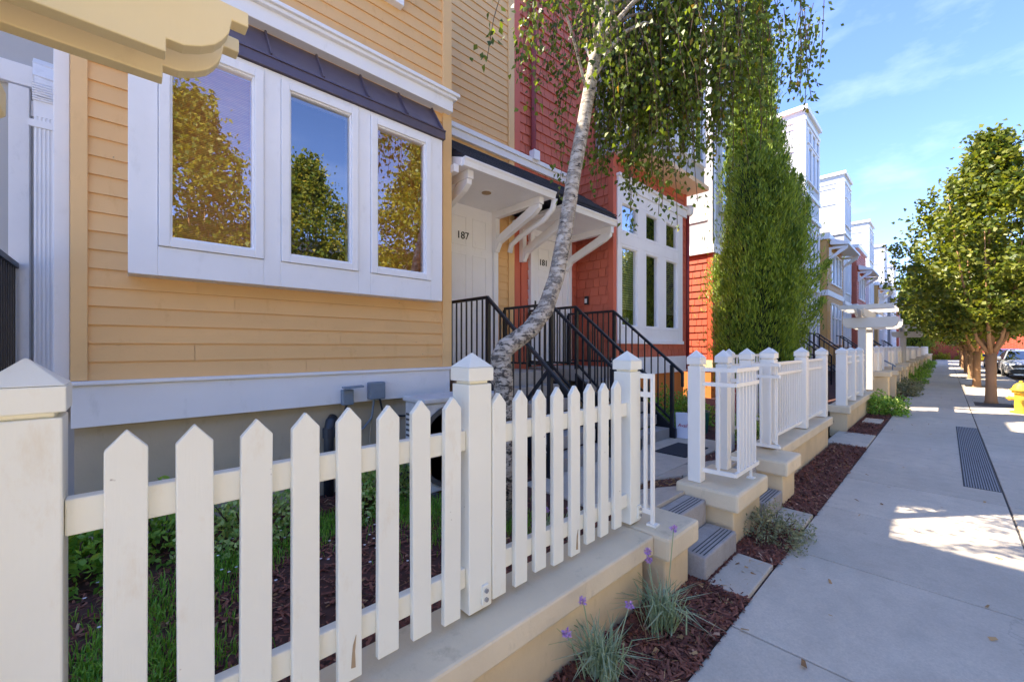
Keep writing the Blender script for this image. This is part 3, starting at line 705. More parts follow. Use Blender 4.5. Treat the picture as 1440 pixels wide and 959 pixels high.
# ------------------------------------------------------------------ entry stairs and railings
def stairs(x0, x1, label):
    t = thing('entry_stairs', label, 'stairs', ((x0+x1)/2,3.3,.1), 'concrete entry stairs on black stringers')
    obj('landing', boxes((x0,x1,3.86,4.86,.98,1.165)), M['concrete_d'], t, bevel=.008)
    obj('landing_support', boxes((x0+.02,x1-.02,4.2,4.86,0,.978)), M['found'], t)
    for k in range(5):
        y = 3.86-.2*(k+1); z = 1.165-.177*(k+1)
        obj('step', boxes((x0+.04,x1-.04,y,y+.235,max(z-.15,.0),z)), M['concrete_d'], t, bevel=.006)
    for x in (x0, x1):
        obj('stringer', MB().hexa([(x-.025,2.78,.05),(x+.025,2.78,.05),(x+.025,3.86,.80),(x-.025,3.86,.80)], [(x-.025,2.78,.27),(x+.025,2.78,.27),(x+.025,3.86,1.10),(x-.025,3.86,1.10)]), M['black'], t)
    return t
stairs(3.22,4.39,'entry stairs rising to door 187'); stairs(4.97,6.0,'entry stairs rising to door 181, doormat at their foot')
def railing(x, label, yb=4.84, loop=True, brace=False):
    t = thing('stair_railing', label, 'railing', (x,3.3,.2), 'black iron stair railings')
    zt, y0, zl = 2.11, 3.85, 1.165; s = .85; yn = 2.84; zn = zt-(y0-yn)*s
    ye = yn-.17; ze = zt-(y0-ye)*s
    pts = [(x,yb,zt),(x,y0,zt),(x,ye,ze)]
    hr = MB().beam(pts[0],pts[1],.042,.038).beam((x,y0+.015,zt),(x,ye,ze),.042,.038)
    if loop: hr.beam((x,ye+.01,ze+.008),(x,ye+.01,ze-.20),.036,.036)
    else: hr.beam((x,ye,ze),(x,ye-.12,ze-.10),.042,.038)
    obj('handrail', hr, M['black'], t, bevel=.006)
    obj('post', MB().box(x-.024,x+.024,y0-.024,y0+.024,zl,zt-.02), M['black'], t); obj('post', MB().box(x-.024,x+.024,yn-.024,yn+.024,.13,zn-.02), M['black'], t); obj('post', MB().box(x-.02,x+.02,yb-.02,yb+.02,zl,zt-.02), M['black'], t)
    br = MB().beam((x,yb,zl+.09),(x,y0,zl+.09),.03,.03).beam((x,y0,zl+.085),(x,yn,zl+.085-(y0-yn)*s),.03,.03)
    obj('bottom_rail', br, M['black'], t)
    n = 9
    for k in range(1, n): y = y0+(yb-y0)*k/n; obj('baluster', MB().box(x-.008,x+.008,y-.008,y+.008,zl+.1,zt-.02), M['black'], t)
    for k in range(1, n): y = y0-(y0-yn)*k/n; d = (y0-y)*s; obj('baluster', MB().box(x-.008,x+.008,y-.008,y+.008,zl+.09-d,zt-.02-d), M['black'], t)
    if brace: obj('brace', MB().beam((x-.01,2.86,1.25),(x-.01,3.18,.90),.034,.03), M['black'], t)
railing(3.22,'black iron railing left of door 187', loop=False, brace=True); railing(4.39,'black iron railing right of door 187, behind the birch trunk', loop=False)
railing(4.97,'black iron railing left of door 181'); railing(6.0,'black iron railing right of door 181, with the white bag at its foot')
t = thing('stair_railing', 'dark iron landing railing at the left edge of the picture', 'railing', (-.64,4.4,1), 'black iron stair railings')
obj('handrail', MB().beam((-.63,3.2,2.12),(-.63,4.88,2.12),.045,.04), M['black'], t); m = MB().beam((-.63,3.2,1.2),(-.63,4.88,1.2),.03,.03); obj('bottom_rail', m, M['black'], t)
for k in range(22): y = 3.2+.078*k; obj('baluster', MB().box(-.638,-.622,y-.009,y+.009,1.2,2.1), M['black'], t)

# small things by the stairs
tag(obj('doormat', MB().box(5.02,5.72,2.2,2.62,.131,.143), M['mat'], bevel=.004), 'dark grey rubber doormat at the foot of the stairs to door 181', 'doormat')
t = thing('paper_bag', 'white paper bag with red script leaning by the black stair railing', 'bag', (6.12,2.62,.11))
obj('bag_body', MB().hexa([(6.06,2.80,.112),(6.09,2.62,.112),(6.20,2.64,.112),(6.17,2.82,.112)], [(6.09,2.83,.50),(6.10,2.65,.51),(6.16,2.655,.51),(6.15,2.835,.50)]), M['paper'], t, bevel=.004)
d = Vector((.02,-.18,0)).normalized(); nrm = Vector((-1,-.12,.06)).normalized(); u = d; w = Vector((0,0,1)); 
rot = Matrix(((u.x,w.x,nrm.x,0),(u.y,w.y,nrm.y,0),(u.z,w.z,nrm.z,0),(0,0,0,1)))
text_part('bag_lettering', 'Avail', .07, M['redink'], t, (6.078,2.715,.30), rot, .002, .2)
t = thing('plant_pot', 'teal green plastic plant pot behind the white bag', 'plant pot', (6.75,2.75,.11))
obj('pot', MB().lathe([(.13,.11),(.16,.44),(.17,.44),(.17,.47),(.145,.47),(.13,.43)], (6.75,2.75,0), 20), M['greenpot'], t, smooth=False); obj('pot_soil', MB().lathe([(.14,.42),(.10,.43)], (6.75,2.75,0), 16), M['soil'], t)

# outlets, conduit and air conditioner by the yellow house
t = thing('outlet_box', 'grey outdoor outlet box with open flip cover on the white trim', 'outlet box', (1.51,3.9,.93), 'grey outdoor electrical boxes')
obj('box_body', MB().box(1.46,1.56,3.84,3.914,.955,1.10), M['greybox'], t, bevel=.008); obj('flip_cover', MB().beam((1.45,3.83,1.12),(1.63,3.80,1.13),.09,.016), M['greybox'], t, bevel=.004); obj('cable', MB().tube([(1.50,3.87,.955),(1.49,3.90,.86),(1.47,3.95,.80)], .012, 8), M['darkpipe'], t)
t = thing('outlet_box', 'closed grey electrical box with hanging cables, right of the open one', 'outlet box', (1.79,3.9,.95), 'grey outdoor electrical boxes')
obj('box_body', MB().box(1.715,1.875,3.83,3.914,.985,1.155), M['greybox'], t, bevel=.012); obj('cable', MB().tube([(1.77,3.87,.985),(1.76,3.90,.80),(1.70,3.95,.70),(1.60,3.97,.66)], .011, 8), M['greybox'], t)
obj('cable', MB().tube([(1.83,3.87,.985),(1.88,3.92,.86),(2.0,3.97,.78),(2.2,3.98,.76)], .011, 8), M['darkpipe'], t); obj('cable', MB().tube([(1.775,3.88,.985),(1.775,3.97,.60),(1.775,3.97,.2)], .009, 6), M['found'], t)
t = thing('drain_pipe', 'black plastic pipe elbow rising from the soil below the outlet box', 'pipe', (1.38,3.95,.1))
obj('pipe', MB().tube([(1.36,3.93,.1),(1.36,3.93,.72),(1.38,3.95,.80),(1.42,3.985,.83)], .045, 12), M['darkpipe'], t, smooth=True); obj('collar', MB().tube([(1.36,3.93,.66),(1.36,3.93,.75)], .055, 12), M['darkpipe'], t)
t = thing('air_conditioner', 'light grey air conditioner unit beside the yellow house', 'air conditioner', (2.3,3.4,.11))
obj('casing', MB().box(1.95,2.85,3.22,3.58,.16,.98), M['ac'], t, bevel=.015); obj('top_cover', MB().box(1.93,2.87,3.20,3.60,.981,1.03), M['ac'], t, bevel=.012)
m = MB()
for k in range(9): m.lathe([(.045*k+.03,3.205),(.045*k+.036,3.205),(.045*k+.036,3.212),(.045*k+.03,3.212)], (2.27,0,.57), 28, 'y')
m.v = [v for v in m.v]; obj('fan_grille', m, M['acgrill'], t); obj('fan_opening', MB().lathe([(.37,3.2135),(.37,3.2175)], (2.27,0,.57), 28, 'y'), M['hole'], t)
obj('side_louvre', boxes(*[(1.944,1.949,3.25,3.55,.25+.05*k,.27+.05*k) for k in range(13)]), M['acgrill'], t); obj('foot', boxes((2.0,2.08,3.2,3.6,.10,.158),(2.7,2.78,3.2,3.6,.10,.158)), M['acgrill'], t)

# ------------------------------------------------------------------ the row of houses down the street
def tower(parent, x0, x1, y0, zt, y1=8.0):
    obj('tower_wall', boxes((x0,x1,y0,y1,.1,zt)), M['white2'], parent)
    tr = MB()
    for z0, z1, o in ((zt-.12,zt+.05,.10),(zt-.55,zt-.42,.05),(zt-3.55,zt-3.40,.06),(zt-4.5,zt-4.33,.08),(3.95,4.15,.06)):
        tr.box(x0-o,x1+o,y0-o,y1,z0,z1)
    for z0, z1 in ((zt-3.38,zt-.56),(4.2,zt-4.52),(.6,3.93)):
        for xx in (x0-.025, x1-.16): tr.box(xx, xx+.19, y0-.025, y0+.2, z0, z1)
        for yy in (y0+.20, y0+1.35, y0+2.7): tr.box(x0-.03, x0-.001, yy, yy+.16, z0, z1)
        tr.box(x0-.028, x0-.001, y0+.36, y1, z1-.25, z1-.07)
    tr.box(x0-.03, x0-.001, y0+.36, y1, zt-1.75, zt-1.60)
    obj('tower_trim', tr, M['white'], parent)
    a, b = x0+.28, x1-.28; w = (b-a)/3
    for k in range(3):
        p, q = a+k*w+.03, a+(k+1)*w-.03
        window(parent, p, q, zt-3.0, zt-1.5, y0-.045, .05, None, 'glass_dark'); window(parent, p, q, zt-1.4, zt-.75, y0-.045, .05, None, 'glass_dark')
        window(parent, p, q, 4.6, 6.6, y0-.045, .05, None, 'glass_dark'); window(parent, p, q, 1.5, 3.5, y0-.045, .05, None, bars=(2.1,2.8), glass='glass_dark')
def porch(parent, x0, x1, yw, z=3.05, gable=True, roofm='roof_blue'):
    yf = yw-1.0; xm = (x0+x1)/2
    if gable:
        r = MB(); h = .42
        r.hexa([(x0-.1,yf,z),(xm,yf,z+h),(xm,yw,z+h),(x0-.1,yw,z)], [(x0-.1,yf,z+.07),(xm,yf,z+h+.08),(xm,yw,z+h+.08),(x0-.1,yw,z+.07)])
        r.hexa([(xm,yf,z+h),(x1+.1,yf,z),(x1+.1,yw,z),(xm,yw,z+h)], [(xm,yf,z+h+.08),(x1+.1,yf,z+.07),(x1+.1,yw,z+.07),(xm,yw,z+h+.08)])
        p = obj('porch_roof', r, M[roofm], parent)
        obj('porch_gable', MB().beam((x0-.1,yf-.02,z+.02),(xm,yf-.02,z+h+.03),.05,.12).beam((xm,yf-.02,z+h+.03),(x1+.1,yf-.02,z+.02),.05,.12).beam((x0-.1,yf-.02,z-.02),(x1+.1,yf-.02,z-.02),.06,.12), M['white'], p)
    else:
        p = obj('porch_roof', MB().hexa([(x0,yf,z),(x1,yf,z),(x1,yw,z),(x0,yw,z)], [(x0,yf,z+.06),(x1,yf,z+.06),(x1,yw,z+.5),(x0,yw,z+.5)]), M[roofm], parent)
        obj('porch_gutter', boxes((x0-.02,x1+.02,yf-.06,yf-.001,z-.04,z+.07)), M['white'], p)
    for x in (x0+.1, x1-.1): bracket(parent, x, yf+.05, z-.03, yw, .1)
def rail_simple(x, yw, label):
    t = thing('stair_railing', label, 'railing', (x,yw-1,.2), 'black iron stair railings')
    for dx in (0,1.05):
        X = x+dx; a = (X,yw-.1,2.05); b = (X,yw-1.0,2.05); c = (X,yw-2.0,1.2)
        obj('handrail', MB().beam(a,b,.05,.045).beam(b,c,.05,.045), M['black'], t)
        obj('bottom_rail', MB().beam((X,yw-.1,1.2),(X,yw-1.0,1.2),.03,.03).beam((X,yw-1.0,1.2),(X,yw-2.0,.35),.03,.03), M['black'], t)
        for k in range(13):
            y = yw-.1-1.9*k/12; dz = 0 if y > yw-1 else (yw-1-y)*.85
            big = k in (0,6,12); s = .022 if big else .01
            obj('post' if big else 'baluster', MB().box(X-s,X+s,y-s,y+s,(1.2-dz) if not big else max(.2,1.0-dz),2.05-dz), M['black'], t)
    obj('front_rail', MB().beam((x-.6,yw-1.02,2.04),(x,yw-1.02,2.04),.05,.045), M['black'], t)

H3 = thing('red_corner_townhouse', 'orange-red shingled side wall with white upper panels, left of the big cypress', 'townhouse', (14,4.3,.1))
obj('wall', boxes((11.53,20.0,5.2,13,.1,8.9),(11.53,14.4,4.34,9,1.15,10.2)), M['red_trim'], H3)
obj('foundation', boxes((11.56,14.35,4.38,8.9,0,.92)), M['orange_found'], H3); obj('sill_band', boxes((11.50,14.4,4.31,9,.921,1.149)), M['stucco'], H3, bevel=.01)
obj('shingles', clad(left(shingle,11.525,4.46,9,1.15,4.05,e=.19), front(shingle,11.66,14.4,4.335,1.15,4.05,e=.19), front(shingle,14.42,20.0,5.195,.9,8.9,e=.19)), M['orange'], H3)
obj('corner_board', boxes((11.50,11.655,4.31,4.45,1.15,4.05)), paint('orange_trim', lin(196,84,44), .6), H3)
obj('upper_panel', boxes((11.505,11.528,4.32,9,4.30,10.2),(11.505,14.4,4.315,4.338,4.30,10.2)), M['white2'], H3)
obj('panel_trim', boxes((11.44,14.46,4.26,9,4.05,4.298),(11.48,11.504,4.29,4.43,4.3,10.1),(11.48,11.504,4.45,9,4.95,5.07),(11.48,11.66,4.29,4.314,4.3,10.1),(11.40,14.5,4.2,9,10.1,10.25),(11.48,11.504,5.5,5.62,4.3,10.1)), M['white'], H3)
for a in (12.0,13.0): window(H3, a, a+.8, 5.2, 7.2, 4.27, .06, None, 'glass_dark'); window(H3, a, a+.8, 1.7, 3.6, 4.28, .06, None, 'glass_dark')
for a in (15.2,16.6,18.2): window(H3, a, a+.9, 5.0, 7.0, 5.14, .07, None, 'glass_dark')
obj('cornice', boxes((14.42,20.1,4.95,5.2,8.4,8.9),(14.42,20.1,4.85,5.2,8.9,9.0)), M['white'], H3)
porch(H3, 18.3, 19.9, 5.2, 3.3)

rows = [
 (20.44,23.2,29.6,'tan','lap','first white towered townhouse with tan bay, right of the big cypress',11.46),
 (29.94,32.3,40.4,'red','shingle','second white towered townhouse with dark red bay',11.55),
 (40.9,43.7,51.2,'tan','lap','third white towered townhouse, tan bay, beyond the red bay',11.1),
 (51.8,54.6,61.6,'greytrim','lap','fourth towered townhouse with grey bay',11.1),
 (62.2,65.0,70.5,'red','shingle','last townhouse before the far cypress',10.6)]
for i, (x0, x1, xe, c, fn, lab, zt) in enumerate(rows):
    T = thing('towered_townhouse', lab, 'townhouse', (x0,4.0,.1), 'townhouses down the street')
    f = lap if fn == 'lap' else shingle
    tower(T, x0, x1, 4.0, zt)
    obj('wall', boxes((x1,xe,5.4,13,.1,8.8)), M['white2'], T); obj('siding', clad(front(f,x1,xe,5.39,.6,8.8)), M[c], T)
    bx0, bx1 = x1+.42, x1+4.6; yb_ = 3.78; bt = 7.6 if i % 2 else 6.5
    obj('bay', boxes((bx0,bx1,yb_,5.41,.6,bt)), M[c], T); obj('bay_siding', clad(front(f,bx0,bx1,yb_-.004,.9,bt-.1,e=.16), left(f,bx0-.004,yb_,5.4,.9,bt-.1,e=.16)), M[c], T)
    for b in ((bx0-.05,bx1+.05,yb_-.06,5.4,3.9,4.15),(bx0-.1,bx1+.1,yb_-.12,5.4,bt,bt+.24)): obj('bay_band', boxes(b), M['white'], T)
    obj('bay_canopy', MB().hexa([(bx0+.3,yb_-.75,6.2),(bx1-.2,yb_-.75,6.2),(bx1-.2,yb_-.07,6.3),(bx0+.3,yb_-.07,6.3)], [(bx0+.3,yb_-.75,6.3),(bx1-.2,yb_-.75,6.3),(bx1-.2,yb_-.07,6.6),(bx0+.3,yb_-.07,6.6)]), M['white'], T)
    bracket(T, bx0+.45, yb_-.70, 6.18, yb_-.01, .1); bracket(T, bx1-.4, yb_-.70, 6.18, yb_-.01, .1)
    nw = 3; ww = (bx1-bx0-1.5)/nw
    for k in range(nw):
        a = bx0+.75+k*ww; window(T, a+.04, a+ww-.04, 4.5, 6.0, yb_-.05, .06, None, 'glass_dark'); window(T, a+.04, a+ww-.04, 1.6, 3.6, yb_-.05, .06, None, 'glass_dark', bars=(2.9,))
    porch(T, x1+4.75, x1+6.2, 5.0, 3.1, i % 2 == 0, 'roof_blue' if i % 2 == 0 else 'roof')
    obj('entry_door', boxes((x1+5.0,x1+5.9,5.33,5.38,1.1,3.1)), M['white'], T)
    obj('roof', boxes((x1,xe,5.1,13,8.8,8.95)), M['roof'], T)
for i, (x, l) in enumerate(((16.6,'black iron stair railings right of the big cypress'),(19.6,'black iron stair railings before the first white tower'),(25.4,'black iron stair railings past the first white tower'),(33.6,'black iron railings left of the second tower bay'),(37.5,'small black railings behind the second arbor'),(46.0,'distant black railings beyond the arbor'))):
    rail_simple(x, 4.6 if i else 4.7, l)

# brick wall and hedge that close the street
tag(obj('brick_wall', boxes((72,72.4,-45,4.2,-.2,4.1),(71.94,72.46,-45,4.2,4.1,4.25)), M['brick'], loc=(72,-20,-.2)), 'long red brick wall closing the far end of the street', 'brick wall')

# ------------------------------------------------------------------ foliage tools
def unit(n):
    v = RNG.normal(size=(n,3)); return v/np.linalg.norm(v,axis=1,keepdims=True)
def leaves(c, L, W, droop=0.0, dirs=None, fold=.25):
    """rhombic leaves at centres c"""
    n = len(c); d = unit(n) if dirs is None else dirs
    d = d.copy(); d[:,2] -= droop; d /= np.linalg.norm(d,axis=1,keepdims=True)
    s = np.cross(d, unit(n)); s /= np.linalg.norm(s,axis=1,keepdims=True)+1e-9
    nn = np.cross(d, s); L = L*RNG.uniform(.7,1.25,(n,1)); W = W*RNG.uniform(.7,1.25,(n,1))
    a = c-d*L*.5; b = c+s*W*.5+nn*W*fold-d*L*.08; e = c+d*L*.5; f = c-s*W*.5+nn*W*fold-d*L*.08
    return np.stack([a,b,e,f],1)
def blades(base, h, w, spread, n, bend=.5):
    """grass-like blades from base points (n,3): two quads each"""
    out = []
    az = RNG.uniform(0,2*np.pi,n); sp = spread*RNG.uniform(.2,1,n); hh = h*RNG.uniform(.6,1.1,n)
    d = np.stack([np.cos(az),np.sin(az),np.zeros(n)],1); s = np.stack([-np.sin(az),np.cos(az),np.zeros(n)],1)*w/2
    up = np.array([0,0,1.0])
    p0 = base; p1 = base+d*(sp*hh*.35)[:,None]+up*(hh*.6)[:,None]; p2 = base+d*(sp*hh)[:,None]+up*(hh*(1-bend*sp/max(spread,1e-6)*.6))[:,None]
    q1 = np.stack([p0-s,p0+s,p1+s*.9,p1-s*.9],1); q2 = np.stack([p1-s*.9,p1+s*.9,p2+s*.12,p2-s*.12],1)
    return np.concatenate([q1,q2],0)

# ------------------------------------------------------------------ birch
B = thing('birch_tree', 'leaning white-barked weeping birch behind the picket fence', 'tree', (2.2,2.42,.12))
tp = [(2.20,2.42,.08),(2.20,2.42,.6),(2.19,2.43,1.25),(2.17,2.44,1.42),(2.24,2.45,1.50),(2.36,2.45,1.56),(2.52,2.45,1.65),(2.71,2.45,1.83),(2.86,2.45,2.13),(2.99,2.45,2.58),(3.12,2.45,3.15),(3.26,2.45,3.66),(3.43,2.45,4.30),(3.56,2.45,4.8),(3.66,2.43,5.2),(3.85,2.35,6.0),(4.0,2.3,6.9),(4.1,2.3,7.8)]
tr_ = [.93*q for q in (.085,.082,.085,.09,.085,.08,.082,.082,.08,.077,.073,.07,.064,.058,.053,.042,.03,.012)]
obj('trunk', MB().tube(tp, tr_, 14), M['birch'], B, smooth=True)
rb = random.Random(21)
limbs = MB(); twigs = MB(); LC = []; LD = []
def hang(p, length, rr):
    pts = [Vector(p)]; d = Vector((rr.uniform(-.5,.5),rr.uniform(-.5,.5),-.4)); n = max(4,int(length/.16))
    for i in range(n):
        d = d*.72+Vector((rr.uniform(-.09,.09),rr.uniform(-.09,.09),-.30)); d.normalize()
        pts.append(pts[-1]+d*(length/n))
    twigs.tube(pts[::2]+[pts[-1]], .0035, 4, False)
    for i in range(1, len(pts)):
        for q in range(rr.choice((4,5,6,7,8))):
            o = Vector((rr.gauss(0,.055),rr.gauss(0,.055),rr.gauss(0,.05))); LC.append(pts[i]+o); LD.append((o.x*6+rr.uniform(-.4,.4),o.y*6+rr.uniform(-.4,.4),-.8))
def limb(p, q, sag, r0, hangs, lmin, lmax, start=.3):
    p = Vector(p); q = Vector(q); pts = []
    for i in range(9):
        t = i/8; w = p.lerp(q,t); w.z += sag*math.sin(t*math.pi)+rb.uniform(-.03,.03); w.x += rb.uniform(-.03,.03); pts.append(w)
    limbs.tube(pts, [r0*(1-.85*i/8) for i in range(9)], 7)
    for k in range(hangs):
        t = start+(1-start)*(k+rb.random())/hangs; i = min(int(t*8),7); w = pts[i].lerp(pts[i+1], t*8-i)
        w = w+Vector((rb.gauss(0,.16),rb.gauss(0,.16),rb.gauss(0,.08)))
        hang(w, rb.uniform(lmin,lmax), rb)
T_ = lambda z: (3.26+(z-3.66)*.26, 2.45, z)
L_ = [ # from height, to, sag, radius, hangs, min, max
 (4.0,(2.55,2.5,5.0),.25,.016,4,.35,.9), (4.5,(2.75,1.9,5.3),.3,.018,6,.4,1.0), (4.3,(3.9,3.1,4.8),.3,.018,6,.5,1.2),
 (4.1,(4.3,2.0,4.9),.35,.03,22,.7,1.4), (4.4,(4.9,2.5,5.2),.4,.03,26,.8,1.9), (4.6,(4.6,1.5,5.2),.4,.03,24,.7,1.6), (4.9,(5.5,2.0,5.4),.4,.03,26,.7,1.8),
 (5.0,(5.2,1.2,5.5),.45,.03,22,.5,1.5), (5.2,(5.9,1.1,5.5),.5,.028,22,.4,1.2), (5.2,(4.3,3.3,5.8),.5,.03,20,.6,1.6), (5.5,(6.0,1.9,5.8),.5,.03,22,.6,1.6),
 (5.6,(3.2,1.2,5.9),.5,.028,14,.4,1.2), (5.8,(5.0,3.2,6.3),.5,.028,20,.8,1.8), (6.0,(5.4,1.4,6.4),.5,.028,22,.8,1.8),
 (4.7,(4.9,1.9,4.9),.35,.022,26,.7,1.5), (5.0,(5.3,2.6,5.0),.4,.022,26,.8,1.6), (5.3,(5.7,1.6,5.2),.4,.022,24,.6,1.4), (4.6,(4.5,2.3,4.7),.3,.022,22,.6,1.3), (5.1,(5.0,1.6,5.6),.4,.022,24,.8,1.7), (5.4,(5.8,2.2,5.7),.4,.022,24,.8,1.7),
 (6.4,(4.9,2.2,6.9),.4,.022,18,.8,1.8), (6.6,(3.8,1.5,7.0),.4,.02,14,.6,1.5), (7.0,(4.5,2.6,7.4),.3,.018,12,.5,1.3), (4.2,(5.1,3.0,4.6),.4,.025,18,.6,1.3)]
for z, q, sg, r0, h, a, b in L_: limb(T_(z), q, sg, r0, h, a, b)
for p, n, a, b in (((2.62,2.42,5.0),8,.8,1.4),((2.50,2.45,5.1),5,.5,1.0),((3.92,2.2,4.6),6,1.2,1.75),((4.0,2.15,4.5),4,1.4,1.75),((4.9,1.85,5.0),6,1.0,1.5),((5.75,1.12,5.4),8,.5,1.0),((3.45,2.3,4.75),5,.5,1.0),((3.3,2.3,5.1),4,.5,1.1),((4.3,2.1,4.9),8,.9,1.5),((4.7,1.7,5.1),8,.9,1.6),((5.2,1.6,5.2),7,.8,1.5)):
    for k in range(n): hang(Vector(p)+Vector((rb.gauss(0,.12),rb.gauss(0,.12),rb.gauss(0,.1))), rb.uniform(a,b), rb)
obj('limbs', limbs, M['birch'], B, smooth=True); obj('twigs', twigs, M['twig'], B)
LC = np.array([tuple(p) for p in LC]); LD = np.array(LD); LD /= np.linalg.norm(LD,axis=1,keepdims=True)
npobj('crown', leaves(LC, .06, .043, 0, LD), 4, M['birchleaf'], B)

# ------------------------------------------------------------------ cypresses
def cypress(label, loc, h, prof, n, size, spikes=()):
    C_ = thing('cypress_tree', label, 'tree', loc, 'tall cypress trees')
    zz = np.array([p[0] for p in prof]); rr = np.array([p[1] for p in prof])
    x, y, z0 = loc
    def rad(z, a): 
        return np.interp(z, zz, rr)*(1+.10*np.sin(3*a+z*1.3)+.08*np.sin(7*a-z*2.1)+.07*np.sin(5*a+z*4.7)+.05*np.sin(11*a+z*7))
    w = rr[:-1]+rr[1:]; zr = RNG.uniform(0,1,n*2); z = zr*h; keep = RNG.uniform(0,1,n*2) < np.interp(z,zz,rr)/rr.max()+.12; z = z[keep][:n]; n = len(z)
    a = RNG.uniform(0,2*np.pi,n); f = .93-np.abs(RNG.normal(0,.11,n)); r = rad(z,a)*f
    c = np.stack([x+r*np.cos(a), y+r*np.sin(a), z0+z],1)
    parts = []
    for k in range(6):
        d = np.stack([np.cos(a)*.55,np.sin(a)*.55,np.full(n,1.0)],1)+RNG.normal(0,.33,(n,3)); d /= np.linalg.norm(d,axis=1,keepdims=True)
        parts.append(leaves(c+RNG.normal(0,size*.45,(n,3)), size*1.35, size*.24, 0, d, .1))
    np_ = int(h*12)
    for k in range(np_):   # upright plumes that make the outline uneven
        pz = RNG.uniform(.02,.90)*h; pa = RNG.uniform(0,2*np.pi); L = RNG.uniform(.09,.17)*h*.9; q = float(np.interp(pz,zz,rr))*RNG.uniform(.74,1.16)
        nt_ = int(420*(size/.085)**-1*RNG.uniform(.7,1.2)); t = RNG.uniform(0,1,nt_)**.8
        q2 = np.minimum(q, np.interp(pz+t*L, zz, rr)*1.12)
        wob = RNG.normal(0,1,(nt_,3))*(q*.24*(1-t)**.7+.012)[:,None]
        cc = np.stack([x+q2*np.cos(pa), y+q2*np.sin(pa), z0+pz+t*L],1)+wob*np.array([1,1,.4])
        d = np.stack([np.full(nt_,np.cos(pa)*.35),np.full(nt_,np.sin(pa)*.35),np.full(nt_,1.0)],1)+RNG.normal(0,.32,(nt_,3)); d /= np.linalg.norm(d,axis=1,keepdims=True)
        parts.append(leaves(cc, size*1.35, size*.26, 0, d, .1))
    for (sx, sy, sz, L, lean, ax, ay) in spikes:   # stray side shoots
        ns = int(L*900); t = RNG.uniform(0,1,ns)
        cc = np.stack([sx+ax*t*lean, sy+ay*t*lean, sz+t*L],1)+RNG.normal(0,1,(ns,3))*(.17*(1-t*.85))[:,None]
        d = np.stack([np.full(ns,ax*lean*.6),np.full(ns,ay*lean*.6),np.full(ns,1.0)],1)+RNG.normal(0,.4,(ns,3)); d /= np.linalg.norm(d,axis=1,keepdims=True)
        parts.append(leaves(cc, size*1.4, size*.28, 0, d, .1))
    obj('trunk', MB().tube([(x,y,z0),(x,y,z0+h*.4),(x,y,z0+h*.9)], [.16,.12,.02], 10), M['bark'], C_)
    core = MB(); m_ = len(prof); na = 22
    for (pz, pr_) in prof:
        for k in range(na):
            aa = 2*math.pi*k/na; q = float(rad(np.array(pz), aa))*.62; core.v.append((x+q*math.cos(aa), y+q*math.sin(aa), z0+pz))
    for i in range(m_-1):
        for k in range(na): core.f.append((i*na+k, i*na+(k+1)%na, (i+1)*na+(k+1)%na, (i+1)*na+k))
    obj('light_block_core', core, M['cypress_in'], C_)  # added dark solid core that blocks light through the crown
    npobj('crown', np.concatenate(parts,0), 4, M['cypress'], C_)
cypress('big bright green cypress behind the white metal fence', (10.55,3.0,.1), 9.6,
        [(0.25,.70),(1.2,.86),(2.4,.86),(3.6,.78),(4.8,.66),(6,.50),(7.2,.36),(8.4,.24),(9.2,.12),(9.6,.05)], 8000, .085,
        [(11.15,2.35,3.4,1.5,.28,.75,-.65),(11.2,2.3,2.75,.75,.75,.75,-.65),(11.1,2.3,1.9,.7,.6,.75,-.65),(11.3,2.4,4.4,1.1,.2,.5,-.5),(10.3,2.3,2.0,1.2,.2,-.5,-.6),(10.9,2.45,4.2,1.3,.15,.3,-.6),(10.1,2.7,3.6,1.5,.2,-.7,.1),(11.3,2.5,1.2,.8,.45,.8,-.5)])
cypress('slim dark cypress at the far end of the white townhouses', (69,2.8,.0), 10.5, [(0,1.5),(2,1.7),(5,1.5),(8,1.0),(10,.35),(10.5,.05)], 2600, .22)

